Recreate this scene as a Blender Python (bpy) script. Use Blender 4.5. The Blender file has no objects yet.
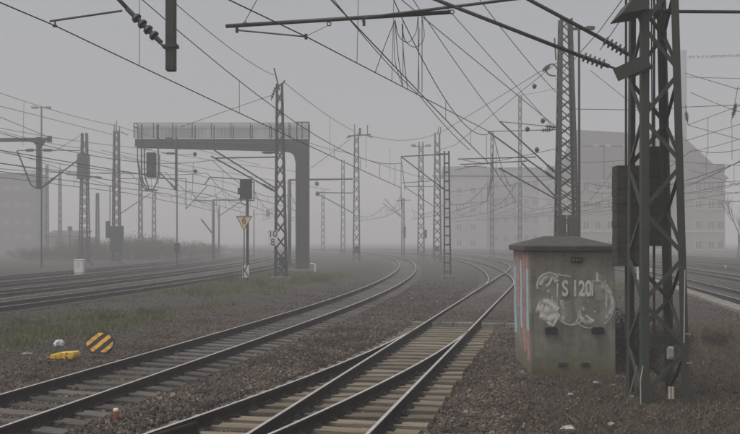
import bpy, math, random
import numpy as np
from mathutils import Vector, Matrix
random.seed(7)
RNG = np.random.default_rng(11)
scene = bpy.context.scene
COL = scene.collection

# ------------------------------------------------------------------ camera
F, YH, CX, CH = 950.0, 239.0, 370.0, 2.7
cam_d = bpy.data.cameras.new("camera")
cam = bpy.data.objects.new("camera", cam_d)
COL.objects.link(cam)
cam.location = (0, 0, CH)
cam.rotation_euler = (math.radians(90), 0, 0)
cam_d.sensor_width = 36.0
cam_d.lens = 36.0 * F / 740.0
cam_d.shift_y = 22.0 / 740.0
cam_d.clip_start = 0.1
cam_d.clip_end = 3000
scene.camera = cam

# ------------------------------------------------------------------ sky, sun, exposure
world = bpy.data.worlds.new("World")
scene.world = world
world.use_nodes = True
wn, wl = world.node_tree.nodes, world.node_tree.links
wn.clear()
sky = wn.new("ShaderNodeTexSky")
sky.sky_type = 'NISHITA'
sky.sun_disc = False
SUN_EL, SUN_AZ = math.radians(64), math.radians(-118)
sky.sun_elevation = SUN_EL
sky.sun_rotation = SUN_AZ
sky.dust_density = 6.0
sky.air_density = 1.0
sky.ozone_density = 1.0
hs = wn.new("ShaderNodeHueSaturation")
hs.inputs["Saturation"].default_value = 0.38
bg = wn.new("ShaderNodeBackground")
bg.inputs["Strength"].default_value = 0.10
wo = wn.new("ShaderNodeOutputWorld")
wl.new(sky.outputs[0], hs.inputs["Color"])
wl.new(hs.outputs[0], bg.inputs["Color"])
wl.new(bg.outputs[0], wo.inputs["Surface"])

sun_d = bpy.data.lights.new("sun", 'SUN')
sun_d.energy = 1.1
sun_d.angle = math.radians(30)
sun_d.color = (1.0, 0.97, 0.93)
sun = bpy.data.objects.new("sun", sun_d)
COL.objects.link(sun)
sd = Vector((math.sin(SUN_AZ) * math.cos(SUN_EL), math.cos(SUN_AZ) * math.cos(SUN_EL), math.sin(SUN_EL)))
sun.rotation_euler = sd.to_track_quat('Z', 'Y').to_euler()

vs = scene.view_settings
vs.view_transform = 'Standard'
vs.look = 'None'
vs.exposure = 0.33
vs.gamma = 1.0
vs.use_curve_mapping = False
scene.render.engine = 'CYCLES'
cy = scene.cycles
cy.use_denoising = True
cy.max_bounces = 5
cy.diffuse_bounces = 2
cy.glossy_bounces = 2
cy.transparent_max_bounces = 12
cy.volume_bounces = 2
cy.use_adaptive_sampling = False

# ------------------------------------------------------------------ helpers
def P(px, py, Y):
    """A photo point seen at distance Y, as a point of the place."""
    return Vector(((px - CX) / F * Y, Y, CH - (py - YH) / F * Y))

def G(px, py, z=0.0):
    Y = F * (CH - z) / (py - YH)
    return Vector(((px - CX) / F * Y, Y, z))

class MB:
    def __init__(self):
        self.v, self.f, self.m = [], [], []
        self.uv = None
    def add(self, vs_, fs, mat=0):
        o = len(self.v)
        self.v.extend([tuple(p) for p in vs_])
        for f in fs:
            self.f.append(tuple(i + o for i in f))
            self.m.append(mat)
    def box(self, c, s, R=None, mat=0, taper=1.0):
        hx, hy, hz = s[0] / 2, s[1] / 2, s[2] / 2
        pts = []
        for z in (-hz, hz):
            t = taper if z > 0 else 1.0
            for x, y in ((-hx, -hy), (hx, -hy), (hx, hy), (-hx, hy)):
                p = Vector((x * t, y * t, z))
                if R is not None:
                    p = R @ p
                pts.append(p + Vector(c))
        self.add(pts, [(0, 3, 2, 1), (4, 5, 6, 7), (0, 1, 5, 4), (1, 2, 6, 5), (2, 3, 7, 6), (3, 0, 4, 7)], mat)
        return self
    def bbox(self, c, s, b=0.01, R=None, mat=0):
        """box with chamfered edges along its height and top"""
        hx, hy, hz = s[0] / 2, s[1] / 2, s[2] / 2
        def ring(x, y, z, k):
            return [(-x + k, -y, z), (x - k, -y, z), (x, -y + k, z), (x, y - k, z), (x - k, y, z), (-x + k, y, z), (-x, y - k, z), (-x, -y + k, z)]
        rings = [ring(hx - b, hy - b, -hz, b), ring(hx, hy, -hz + b, b), ring(hx, hy, hz - b, b), ring(hx - b, hy - b, hz, b)]
        pts = []
        for r in rings:
            for p in r:
                p = Vector(p)
                if R is not None:
                    p = R @ p
                pts.append(p + Vector(c))
        fs = [tuple(range(7, -1, -1)), tuple(range(24, 32))]
        for k in range(3):
            for i in range(8):
                j = (i + 1) % 8
                fs.append((k * 8 + i, k * 8 + j, k * 8 + 8 + j, k * 8 + 8 + i))
        self.add(pts, fs, mat)
        return self
    def beam(self, p0, p1, w, h=None, up=(0, 0, 1), mat=0, w1=None, h1=None):
        p0, p1 = Vector(p0), Vector(p1)
        h = h if h is not None else w
        w1 = w if w1 is None else w1
        h1 = h if h1 is None else h1
        d = (p1 - p0).normalized()
        u = Vector(up)
        if abs(d.dot(u)) > 0.98:
            u = Vector((0, 1, 0))
        s = d.cross(u).normalized()
        t = s.cross(d).normalized()
        pts = []
        for p, a, b in ((p0, w, h), (p1, w1, h1)):
            for x, y in ((-1, -1), (1, -1), (1, 1), (-1, 1)):
                pts.append(p + s * (x * a / 2) + t * (y * b / 2))
        self.add(pts, [(0, 1, 2, 3), (7, 6, 5, 4), (0, 4, 5, 1), (1, 5, 6, 2), (2, 6, 7, 3), (3, 7, 4, 0)], mat)
        return self
    def tube(self, pts, r, n=6, mat=0, cap=True, r1=None):
        pts = [Vector(p) for p in pts]
        k = len(pts)
        prev = None
        rings = []
        for i, p in enumerate(pts):
            d = (pts[min(i + 1, k - 1)] - pts[max(i - 1, 0)])
            if d.length < 1e-9:
                d = Vector((0, 0, 1))
            d.normalize()
            if prev is None:
                a = Vector((0, 0, 1)) if abs(d.z) < 0.9 else Vector((1, 0, 0))
                s = d.cross(a).normalized()
            else:
                s = (prev - d * prev.dot(d)).normalized()
            prev = s
            t = d.cross(s)
            rr = r if r1 is None else r + (r1 - r) * i / max(1, k - 1)
            rings.append([p + (s * math.cos(2 * math.pi * j / n) + t * math.sin(2 * math.pi * j / n)) * rr for j in range(n)])
        fs = []
        for i in range(k - 1):
            for j in range(n):
                q = (j + 1) % n
                fs.append((i * n + j, i * n + q, (i + 1) * n + q, (i + 1) * n + j))
        if cap:
            fs.append(tuple(range(n - 1, -1, -1)))
            fs.append(tuple((k - 1) * n + j for j in range(n)))
        self.add([p for r_ in rings for p in r_], fs, mat)
        return self
    def lathe(self, p0, axis, prof, n=10, mat=0):
        """prof: list of (distance along the axis, radius)"""
        p0 = Vector(p0)
        d = Vector(axis).normalized()
        a = Vector((0, 0, 1)) if abs(d.z) < 0.9 else Vector((1, 0, 0))
        s = d.cross(a).normalized()
        t = d.cross(s)
        pts = []
        for q, r in prof:
            for j in range(n):
                an = 2 * math.pi * j / n
                pts.append(p0 + d * q + (s * math.cos(an) + t * math.sin(an)) * r)
        fs = []
        for i in range(len(prof) - 1):
            for j in range(n):
                q = (j + 1) % n
                fs.append((i * n + j, i * n + q, (i + 1) * n + q, (i + 1) * n + j))
        fs.append(tuple(range(n - 1, -1, -1)))
        fs.append(tuple((len(prof) - 1) * n + j for j in range(n)))
        self.add(pts, fs, mat)
        return self
    def prism(self, poly, d, mat=0):
        """poly: 3-D points of a planar outline, pushed along d"""
        n = len(poly)
        d = Vector(d)
        pts = [Vector(p) for p in poly] + [Vector(p) + d for p in poly]
        fs = [tuple(range(n)), tuple(range(2 * n - 1, n - 1, -1))]
        for i in range(n):
            j = (i + 1) % n
            fs.append((i, i + n, j + n, j))
        self.add(pts, fs, mat)
        return self
    def mesh(self, name, mats, smooth=False):
        me = bpy.data.meshes.new(name)
        me.from_pydata(self.v, [], self.f)
        for m in mats:
            me.materials.append(m)
        if len(mats) > 1:
            me.polygons.foreach_set("material_index", self.m)
        if smooth:
            me.polygons.foreach_set("use_smooth", [True] * len(self.f))
        me.update()
        return me

def link(name, me, parent=None, loc=None):
    o = bpy.data.objects.new(name, me)
    COL.objects.link(o)
    if parent is not None:
        o.parent = parent
    if loc is not None:
        o.location = loc
    return o

def tag(o, label, cat, group=None):
    o["label"] = label
    o["category"] = cat
    if group:
        o["group"] = group
    return o

def thing(name, loc, label, cat, group=None, rz=0.0):
    o = bpy.data.objects.new(name, None)
    COL.objects.link(o)
    o.location = loc
    o.rotation_euler = (0, 0, rz)
    o.empty_display_size = 0.2
    return tag(o, label, cat, group)

def part(name, mb, mat, parent, world=True, smooth=False):
    """a child mesh; world=True: its points are given in world space (the thing's Empty is not turned)"""
    mats = mat if isinstance(mat, (list, tuple)) else [mat]
    o = link(name, mb.mesh(name, mats, smooth), parent)
    if world:
        off = Vector((0, 0, 0))
        p = parent
        while p is not None:
            off += p.location
            p = p.parent
        o.location = -off
    return o

def single(name, mb, mat, label, cat, group=None, smooth=False):
    mats = mat if isinstance(mat, (list, tuple)) else [mat]
    o = link(name, mb.mesh(name, mats, smooth))
    return tag(o, label, cat, group)

def structure(name, me, kind="structure"):
    o = link(name, me)
    o["kind"] = kind
    return o

# ------------------------------------------------------------------ materials
def newmat(name):
    m = bpy.data.materials.new(name)
    m.use_nodes = True
    nt = m.node_tree
    b = nt.nodes["Principled BSDF"]
    return m, nt, b

def noise(nt, scale, detail=4.0, rough=0.6, coord=None):
    n = nt.nodes.new("ShaderNodeTexNoise")
    n.inputs["Scale"].default_value = scale
    n.inputs["Detail"].default_value = detail
    n.inputs["Roughness"].default_value = rough
    if coord is not None:
        nt.links.new(coord, n.inputs["Vector"])
    return n.outputs["Fac"]

def ramp(nt, fac, stops):
    r = nt.nodes.new("ShaderNodeValToRGB")
    els = r.color_ramp.elements
    while len(els) < len(stops):
        els.new(0.5)
    for e, (p, c) in zip(els, stops):
        e.position = p
        e.color = (c[0], c[1], c[2], 1.0) if not isinstance(c, (int, float)) else (c, c, c, 1.0)
    nt.links.new(fac, r.inputs["Fac"])
    return r.outputs["Color"]

def mix(nt, fac, a, b, mode='MIX'):
    n = nt.nodes.new("ShaderNodeMix")
    n.data_type = 'RGBA'
    n.blend_type = mode
    if isinstance(fac, (int, float)):
        n.inputs[0].default_value = fac
    else:
        nt.links.new(fac, n.inputs[0])
    for i, x in ((6, a), (7, b)):
        if isinstance(x, tuple):
            n.inputs[i].default_value = (x[0], x[1], x[2], 1.0)
        else:
            nt.links.new(x, n.inputs[i])
    return n.outputs[2]

def bump(nt, bsdf, height, strength=0.4, dist=0.02):
    n = nt.nodes.new("ShaderNodeBump")
    n.inputs["Strength"].default_value = strength
    n.inputs["Distance"].default_value = dist
    nt.links.new(height, n.inputs["Height"])
    nt.links.new(n.outputs["Normal"], bsdf.inputs["Normal"])

def coords(nt, kind="Object", scale=None):
    t = nt.nodes.new("ShaderNodeTexCoord")
    out = t.outputs[kind]
    if scale is not None:
        mp = nt.nodes.new("ShaderNodeMapping")
        mp.inputs["Scale"].default_value = scale
        nt.links.new(out, mp.inputs["Vector"])
        out = mp.outputs["Vector"]
    return out

def geopos(nt):
    return nt.nodes.new("ShaderNodeNewGeometry").outputs["Position"]

def mottled(name, dark, light, scale=6.0, rough=0.8, metal=0.0, bstr=0.25, stain=None, stain_scale=1.2, pos=True, scl=None):
    m, nt, b = newmat(name)
    co = geopos(nt) if pos else coords(nt, "Object", scl)
    n = noise(nt, scale, 6, 0.65, co)
    c = ramp(nt, n, [(0.3, dark), (0.7, light)])
    if stain is not None:
        n2 = noise(nt, stain_scale, 5, 0.7, co)
        c = mix(nt, ramp(nt, n2, [(0.48, 0.0), (0.66, 1.0)]), c, stain)
    nt.links.new(c, b.inputs["Base Color"])
    b.inputs["Roughness"].default_value = rough
    b.inputs["Metallic"].default_value = metal
    if bstr:
        bump(nt, b, noise(nt, scale * 5, 4, 0.6, co), bstr, 0.01)
    return m

M = {}
M['mast_green'] = mottled('weathered_green_paint', (0.026, 0.036, 0.026), (0.048, 0.062, 0.045), 5, 0.65, stain=(0.050, 0.034, 0.022), stain_scale=5.0)
M['mast_grey'] = mottled('galvanised_steel_grey', (0.030, 0.033, 0.032), (0.052, 0.054, 0.051), 3, 0.65, stain=(0.05, 0.042, 0.034), stain_scale=2.0)
M['mast_brown'] = mottled('old_rusty_steel', (0.020, 0.018, 0.016), (0.040, 0.035, 0.030), 3, 0.8)
M['bridge_grey'] = mottled('signal_bridge_paint', (0.026, 0.032, 0.025), (0.046, 0.052, 0.040), 1.6, 0.65, stain=(0.036, 0.028, 0.019), stain_scale=0.9)
M['dark'] = mottled('black_signal_paint', (0.010, 0.011, 0.012), (0.022, 0.023, 0.024), 6, 0.55)
M['wire'] = mottled('tarnished_copper_wire', (0.022, 0.022, 0.022), (0.035, 0.034, 0.032), 8, 0.6, bstr=0)
M['insulator'] = mottled('brown_glazed_porcelain', (0.020, 0.022, 0.020), (0.035, 0.036, 0.032), 8, 0.3, bstr=0)
M['tube_steel'] = mottled('dark_cantilever_tube', (0.030, 0.034, 0.033), (0.055, 0.058, 0.055), 6, 0.5)
M['rail_rust'] = mottled('rusty_rail_side', (0.015, 0.0085, 0.0055), (0.044, 0.024, 0.014), 7, 0.95, stain=(0.012, 0.009, 0.0075), stain_scale=1.5)
M['fastening'] = mottled('oily_rail_clip_iron', (0.012, 0.010, 0.009), (0.034, 0.027, 0.023), 14, 0.7)
M['concrete_weight'] = mottled('stained_counterweight_concrete', (0.045, 0.036, 0.031), (0.090, 0.073, 0.063), 5, 0.9, stain=(0.060, 0.050, 0.040), stain_scale=2.5)
M['pale_concrete'] = mottled('pale_kerb_concrete', (0.14, 0.13, 0.11), (0.25, 0.235, 0.20), 4, 0.9, stain=(0.09, 0.082, 0.066), stain_scale=2.0)
M['foundation'] = mottled('old_foundation_concrete', (0.10, 0.095, 0.085), (0.19, 0.18, 0.16), 3, 0.9, stain=(0.07, 0.065, 0.055))
M['white_paint'] = mottled('dirty_white_enamel', (0.68, 0.68, 0.65), (0.84, 0.84, 0.80), 3, 0.5, stain=(0.55, 0.53, 0.46), bstr=0.05)
M['black_paint'] = mottled('black_enamel', (0.012, 0.012, 0.012), (0.02, 0.02, 0.02), 6, 0.5, bstr=0)
M['sign_yellow'] = mottled('faded_yellow_sign', (0.70, 0.50, 0.28), (0.82, 0.62, 0.38), 5, 0.6, stain=(0.58, 0.44, 0.28), bstr=0.05)
M['sign_red'] = mottled('faded_red_letter', (0.10, 0.035, 0.02), (0.15, 0.05, 0.03), 5, 0.6, bstr=0)
M['hazard_yellow'] = mottled('hazard_board_yellow', (0.62, 0.32, 0.010), (0.78, 0.42, 0.02), 6, 0.55, stain=(0.26, 0.14, 0.03), stain_scale=9, bstr=0.05)
M['hazard_black'] = mottled('hazard_board_black', (0.008, 0.008, 0.0085), (0.018, 0.017, 0.016), 6, 0.75, bstr=0.05)
M['yellow_plastic'] = mottled('yellow_plastic', (0.70, 0.42, 0.010), (0.85, 0.56, 0.03), 9, 0.45, stain=(0.34, 0.21, 0.05), stain_scale=11, bstr=0.1)
M['white_plastic'] = mottled('white_plastic_film', (0.45, 0.45, 0.46), (0.68, 0.68, 0.68), 12, 0.4, bstr=0.3)
M['orange_peg'] = mottled('faded_orange_peg', (0.30, 0.09, 0.035), (0.42, 0.15, 0.07), 14, 0.6, bstr=0.1)
M['peg_white'] = mottled('peg_white_rim', (0.50, 0.42, 0.34), (0.70, 0.60, 0.50), 14, 0.6, bstr=0)
M['wood_post'] = mottled('weathered_post', (0.10, 0.085, 0.06), (0.20, 0.17, 0.13), 12, 0.9)
M['grey_box'] = mottled('pale_grey_plastic_box', (0.20, 0.20, 0.19), (0.30, 0.30, 0.28), 8, 0.5, stain=(0.14, 0.14, 0.12), bstr=0.05)
M['pale_tube'] = mottled('pale_cable_tube', (0.34, 0.31, 0.26), (0.48, 0.44, 0.37), 10, 0.6, bstr=0)
M['lamp_glass'] = mottled('lamp_head_grey', (0.25, 0.25, 0.25), (0.34, 0.34, 0.33), 6, 0.4, bstr=0)
M['bark'] = mottled('twig_bark', (0.040, 0.028, 0.018), (0.085, 0.060, 0.040), 9, 0.95)
M['twig_dark'] = mottled('dead_stem_brown', (0.045, 0.033, 0.023), (0.115, 0.088, 0.064), 15, 0.95, bstr=0)
M['plaster_rose'] = mottled('dusty_rose_plaster', (0.22, 0.19, 0.17), (0.29, 0.25, 0.225), 0.35, 0.9, stain=(0.17, 0.15, 0.13), stain_scale=0.12, bstr=0.1)
M['plaster_pale'] = mottled('pale_plaster', (0.24, 0.23, 0.21), (0.31, 0.295, 0.265), 0.35, 0.9, stain=(0.27, 0.255, 0.23), stain_scale=0.12, bstr=0.1)
M['plaster_dark'] = mottled('dark_brick_block', (0.075, 0.075, 0.080), (0.115, 0.113, 0.115), 0.4, 0.9, bstr=0.1)
M['plaster_grey'] = mottled('grey_brown_plaster', (0.15, 0.145, 0.135), (0.21, 0.20, 0.185), 0.4, 0.9, bstr=0.1)
M['trim'] = mottled('window_frame_paint', (0.42, 0.41, 0.38), (0.52, 0.50, 0.47), 1.0, 0.7, bstr=0)
M['roof'] = mottled('dark_roof_tiles', (0.020, 0.019, 0.019), (0.040, 0.037, 0.035), 0.6, 0.85, stain=(0.04, 0.036, 0.033), stain_scale=0.3)
M['chimney_grey'] = mottled('grey_chimney', (0.17, 0.165, 0.16), (0.24, 0.235, 0.225), 0.5, 0.9)
M['red_lamp'] = mottled('faded_red_panel', (0.28, 0.06, 0.05), (0.36, 0.09, 0.07), 3, 0.6, bstr=0)
M['moss_stone'] = None

m, nt, b = newmat('polished_rail_head')
n = noise(nt, 9, 4, 0.6, geopos(nt))
nt.links.new(ramp(nt, n, [(0.25, (0.42, 0.37, 0.33)), (0.75, (0.80, 0.76, 0.72))]), b.inputs["Base Color"])
b.inputs["Metallic"].default_value = 0.55
b.inputs["Roughness"].default_value = 0.30
M['rail_head'] = m

m, nt, b = newmat('dark_window_glass')
b.inputs["Base Color"].default_value = (0.03, 0.034, 0.038, 1)
b.inputs["Roughness"].default_value = 0.12
M['glass'] = m

def wood_mat(name, dark, light, moss):
    m, nt, b = newmat(name)
    co = coords(nt, "Object", (1.2, 16.0, 16.0))
    oi = nt.nodes.new("ShaderNodeObjectInfo")
    add = nt.nodes.new("ShaderNodeVectorMath")
    add.operation = 'ADD'
    sc = nt.nodes.new("ShaderNodeVectorMath")
    sc.operation = 'SCALE'
    sc.inputs[0].default_value = (17.0, 31.0, 11.0)
    nt.links.new(oi.outputs["Random"], sc.inputs["Scale"])
    nt.links.new(co, add.inputs[0])
    nt.links.new(sc.outputs[0], add.inputs[1])
    g = noise(nt, 2.2, 6, 0.7, add.outputs[0])
    c = ramp(nt, g, [(0.28, dark), (0.55, tuple((a + b_) / 2 for a, b_ in zip(dark, light))), (0.75, light)])
    big = noise(nt, 1.6, 4, 0.6, geopos(nt))
    c = mix(nt, ramp(nt, big, [(0.46, 0.0), (0.70, 0.7)]), c, moss)
    v = nt.nodes.new("ShaderNodeHueSaturation")
    mr = nt.nodes.new("ShaderNodeMapRange")
    mr.inputs["To Min"].default_value = 0.55
    mr.inputs["To Max"].default_value = 1.25
    nt.links.new(oi.outputs["Random"], mr.inputs["Value"])
    nt.links.new(mr.outputs[0], v.inputs["Value"])
    nt.links.new(c, v.inputs["Color"])
    nt.links.new(v.outputs[0], b.inputs["Base Color"])
    b.inputs["Roughness"].default_value = 0.85
    bump(nt, b, g, 0.5, 0.01)
    return m
M['wood_sleeper'] = wood_mat('weathered_timber_sleeper', (0.075, 0.058, 0.041), (0.32, 0.275, 0.205), (0.20, 0.158, 0.088))
M['concrete_sleeper'] = wood_mat('grimy_concrete_sleeper', (0.060, 0.052, 0.045), (0.125, 0.112, 0.098), (0.065, 0.055, 0.046))

def stone_mat():
    m, nt, b = newmat('ballast_stone')
    oi = nt.nodes.new("ShaderNodeObjectInfo")
    c = ramp(nt, oi.outputs["Random"], [(0.0, (0.024, 0.020, 0.017)), (0.3, (0.072, 0.056, 0.043)), (0.55, (0.116, 0.093, 0.072)), (0.75, (0.125, 0.080, 0.050)), (0.9, (0.17, 0.148, 0.122)), (1.0, (0.29, 0.26, 0.22))])
    c = mix(nt, 0.30, c, ramp(nt, noise(nt, 40, 4, 0.6, coords(nt, "Object")), [(0.3, (0.035, 0.031, 0.028)), (0.7, (0.15, 0.135, 0.12))]))
    big = ramp(nt, noise(nt, .7, 5, .65, geopos(nt)), [(.38, (0.50, 0.44, 0.40)), (.52, (0.95, 0.93, 0.92)), (.68, (1.25, 1.15, 1.02))])
    c = mix(nt, 1.0, c, big, 'MULTIPLY')
    nt.links.new(c, b.inputs["Base Color"])
    b.inputs["Roughness"].default_value = 0.85
    return m
M['stone'] = stone_mat()

def vcol_mat(name, rough=0.9, transl=False):
    m, nt, b = newmat(name)
    a = nt.nodes.new("ShaderNodeVertexColor")
    a.layer_name = "Col"
    nt.links.new(a.outputs["Color"], b.inputs["Base Color"])
    b.inputs["Roughness"].default_value = rough
    return m
M['vcol'] = vcol_mat('plant_blade')

# concrete cabin: grime, algae at the foot
m, nt, b = newmat('cabin_concrete')
po = geopos(nt)
c = ramp(nt, noise(nt, 3.0, 8, 0.7, po), [(0.3, (0.140, 0.130, 0.106)), (0.7, (0.30, 0.278, 0.235))])
c = mix(nt, ramp(nt, noise(nt, 1.4, 5, 0.7, po), [(0.5, 0.0), (0.7, 0.7)]), c, (0.105, 0.098, 0.080))
stv = nt.nodes.new("ShaderNodeMapping")
stv.inputs["Scale"].default_value = (9.0, 9.0, 0.5)
nt.links.new(po, stv.inputs["Vector"])
streak = noise(nt, 1.0, 5, 0.6, stv.outputs[0])
c = mix(nt, ramp(nt, streak, [(0.50, 0.0), (0.68, 0.65)]), c, (0.30, 0.28, 0.24))
sx = nt.nodes.new("ShaderNodeSeparateXYZ")
nt.links.new(po, sx.inputs[0])
mr = nt.nodes.new("ShaderNodeMapRange")
mr.inputs["From Min"].default_value = 0.80
mr.inputs["From Max"].default_value = 0.0
mr.inputs["To Max"].default_value = 0.42
nt.links.new(sx.outputs["Z"], mr.inputs["Value"])
ad = nt.nodes.new("ShaderNodeMath")
ad.operation = 'MULTIPLY_ADD'
nt.links.new(noise(nt, 4.5, 9, 0.8, po), ad.inputs[0])
ad.inputs[1].default_value = 0.62
nt.links.new(mr.outputs[0], ad.inputs[2])
c = mix(nt, ramp(nt, ad.outputs[0], [(0.40, 0.0), (0.78, 0.9)]), c, (0.095, 0.092, 0.024))
nt.links.new(c, b.inputs["Base Color"])
b.inputs["Roughness"].default_value = 0.9
bump(nt, b, noise(nt, 22, 6, 0.7, po), 0.35, 0.015)
M['cabin'] = m
M['cabin_roof'] = mottled('cabin_roof_concrete', (0.040, 0.034, 0.028), (0.080, 0.068, 0.056), 4, 0.95, stain=(0.050, 0.045, 0.030), stain_scale=2.2, bstr=0.4)

def paint_mat(name, colour, cut=0.42, scale=9.0, top=1.0):
    """flaking paint: the wall shows where it has worn off"""
    m, nt, b = newmat(name)
    uv = nt.nodes.new("ShaderNodeUVMap")
    sx = nt.nodes.new("ShaderNodeSeparateXYZ")
    nt.links.new(uv.outputs[0], sx.inputs[0])
    n = noise(nt, scale, 6, 0.75, geopos(nt))
    # UV y runs 0..1 across the stroke
    ab = nt.nodes.new("ShaderNodeMath"); ab.operation = 'SUBTRACT'; ab.inputs[1].default_value = 0.5
    nt.links.new(sx.outputs["Y"], ab.inputs[0])
    a2 = nt.nodes.new("ShaderNodeMath"); a2.operation = 'ABSOLUTE'
    nt.links.new(ab.outputs[0], a2.inputs[0])
    e = nt.nodes.new("ShaderNodeMapRange")
    e.inputs["From Min"].default_value = 0.5; e.inputs["From Max"].default_value = 0.12
    e.inputs["To Min"].default_value = 0.0; e.inputs["To Max"].default_value = 1.0
    nt.links.new(a2.outputs[0], e.inputs["Value"])
    k = nt.nodes.new("ShaderNodeMapRange")
    k.inputs["From Min"].default_value = cut - 0.08; k.inputs["From Max"].default_value = cut + 0.16
    k.inputs["To Max"].default_value = top
    nt.links.new(n, k.inputs["Value"])
    mu = nt.nodes.new("ShaderNodeMath"); mu.operation = 'MULTIPLY'
    nt.links.new(e.outputs[0], mu.inputs[0]); nt.links.new(k.outputs[0], mu.inputs[1])
    nt.links.new(mu.outputs[0], b.inputs["Alpha"])
    b.inputs["Base Color"].default_value = (*colour, 1)
    b.inputs["Roughness"].default_value = 0.8
    return m
M['spray_white'] = paint_mat('sprayed_white', (0.74, 0.72, 0.65), 0.34, 7)
M['spray_thin'] = paint_mat('thin_sprayed_white', (0.62, 0.60, 0.54), 0.36, 6)
M['spray_smear'] = paint_mat('smeared_white', (0.62, 0.60, 0.53), 0.40, 5, 0.38)
M['stencil'] = mottled('stencil_white', (0.60, 0.59, 0.54), (0.78, 0.76, 0.70), 18, 0.8, stain=(0.34, 0.33, 0.28), stain_scale=9, bstr=0)
M['spray_blue'] = paint_mat('sprayed_light_blue', (0.36, 0.52, 0.54), 0.30, 5)
M['spray_pink'] = paint_mat('sprayed_pink', (0.46, 0.23, 0.21), 0.34, 5)
M['spray_mauve'] = paint_mat('sprayed_mauve', (0.32, 0.31, 0.38), 0.38, 5)

# rust_spec: dry rust hardly shines
for k_ in ('rail_rust', 'fastening', 'concrete_weight', 'twig_dark'):
    M[k_].node_tree.nodes['Principled BSDF'].inputs['Specular IOR Level'].default_value = 0.15
for k_ in ('stone', 'vcol'):
    M[k_].node_tree.nodes['Principled BSDF'].inputs['Specular IOR Level'].default_value = 0.25

# ------------------------------------------------------------------ track geometry
class Line:
    """centre line X(Y) of a track, integrated from its slope"""
    def __init__(self, knots, y_at, x_at, y0, y1, step=0.25):
        ky = [k[0] for k in knots]
        ks = [k[1] for k in knots]
        self.Y = np.arange(y0, y1 + step, step)
        s = np.interp(self.Y, ky, ks)
        # soften the corners of the slope
        k = 24
        sp = np.pad(s, k, mode='edge')
        s = np.convolve(sp, np.ones(2 * k + 1) / (2 * k + 1), 'valid')
        X = np.concatenate([[0], np.cumsum((s[1:] + s[:-1]) / 2 * step)])
        X += x_at - np.interp(y_at, self.Y, X)
        self.set(X, s)
    def set(self, X, s):
        self.X, self.S = X, s
        self.L = np.concatenate([[0], np.cumsum(np.hypot(np.diff(X), np.diff(self.Y)))])
    def at(self, l):
        return (float(np.interp(l, self.L, self.X)), float(np.interp(l, self.L, self.Y)), float(np.interp(l, self.L, self.S)))
    def x(self, y):
        return np.interp(y, self.Y, self.X) + np.minimum(0, np.asarray(y) - self.Y[0]) * self.S[0]
    def sl(self, y):
        return np.interp(y, self.Y, self.S)
    def offset(self, d):
        o = Line.__new__(Line)
        c = 1 / np.sqrt(1 + self.S ** 2)
        nx, ny = c, -self.S * c
        X2, Y2 = self.X + nx * d, self.Y + ny * d
        o.Y = np.arange(Y2.min(), Y2.max(), 0.25)
        order = np.argsort(Y2)
        X = np.interp(o.Y, Y2[order], X2[order])
        S = np.interp(o.Y, Y2[order], self.S[order])
        o.set(X, S)
        return o
    def rail_pts(self, d, y0, y1, z, near=0.8):
        c = 1 / np.sqrt(1 + self.S ** 2)
        px, py = self.X + c * d, self.Y - self.S * c * d
        out, last = [], -1e9
        for i in range(len(px)):
            if self.Y[i] < y0 or self.Y[i] > y1:
                continue
            gap = near if py[i] < 60 else 2.0
            if self.L[i] - last >= gap:
                out.append(Vector((px[i], py[i], z)))
                last = self.L[i]
        return out

C_KN = [(0, .192), (25, .186), (37, .160), (50, .120), (65, .086), (80, .052), (95, .022), (117, -.014), (135, -.05), (160, -.11), (200, -.22), (260, -.42), (320, -.62)]
LC = Line(C_KN, 17.8, -4.70, 4, 300)
LB = Line([(0, .198), (76, .198), (84, .150), (92, .10), (106, .045), (125, 0), (150, -.06), (190, -.15), (260, -.35), (320, -.5)], 27.3, 2.19, 4, 280)
LD = Line([(48, .198), (51, .198), (55, .150), (62, .105), (75, .080), (85, .055), (100, .025), (113, -.005), (130, -.05), (160, -.12), (200, -.22), (260, -.42)], 51, float(LB.x(51)), 49, 260)
LA = Line.__new__(Line)
LA.Y = np.arange(4, 27.55, 0.25)
LA.set(LB.x(LA.Y) - 0.0056 * (27.3 - LA.Y) ** 2 * (LA.Y < 27.3), .198 + 0.0112 * np.maximum(0, 27.3 - LA.Y))
LE = [LC.offset(-d) for d in (12.5, 17.1, 21.6, 26.1)]
F_KN = [(0, .15), (55, .15), (75, .11), (95, .06), (125, -.01), (160, -.10), (220, -.26), (280, -.42)]
LF = [Line(F_KN, 45, 16.9 + 4.7 * k, 18, 260) for k in range(6)]

RAIL_Z = 0.03
RAIL_PROF = [(-.070, 0), (-.070, .012), (-.012, .034), (-.012, .118), (-.036, .132), (-.036, .160), (-.027, .172),
             (.027, .172), (.036, .160), (.036, .132), (.012, .118), (.012, .034), (.070, .012), (.070, 0)]
RAIL_HEAD_FACES = {6}

def sweep_rail(mb, pts, prof=RAIL_PROF, head=RAIL_HEAD_FACES):
    n = len(prof)
    vs_, fs, ms = [], [], []
    k = len(pts)
    for i, p in enumerate(pts):
        d = pts[min(i + 1, k - 1)] - pts[max(i - 1, 0)]
        d.z = 0
        d.normalize()
        r = Vector((d.y, -d.x, 0))
        for x, z in prof:
            vs_.append(p + r * x + Vector((0, 0, z)))
    o = len(mb.v)
    mb.v.extend([tuple(v) for v in vs_])
    for i in range(k - 1):
        for j in range(n):
            q = (j + 1) % n
            mb.f.append((o + i * n + j, o + (i + 1) * n + j, o + (i + 1) * n + q, o + i * n + q))
            mb.m.append(1 if j in head else 0)
    mb.f.append(tuple(o + j for j in range(n))); mb.m.append(0)
    mb.f.append(tuple(o + (k - 1) * n + j for j in range(n - 1, -1, -1))); mb.m.append(0)
    return mb

G2 = 0.7525      # half the distance between rail centres

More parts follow.
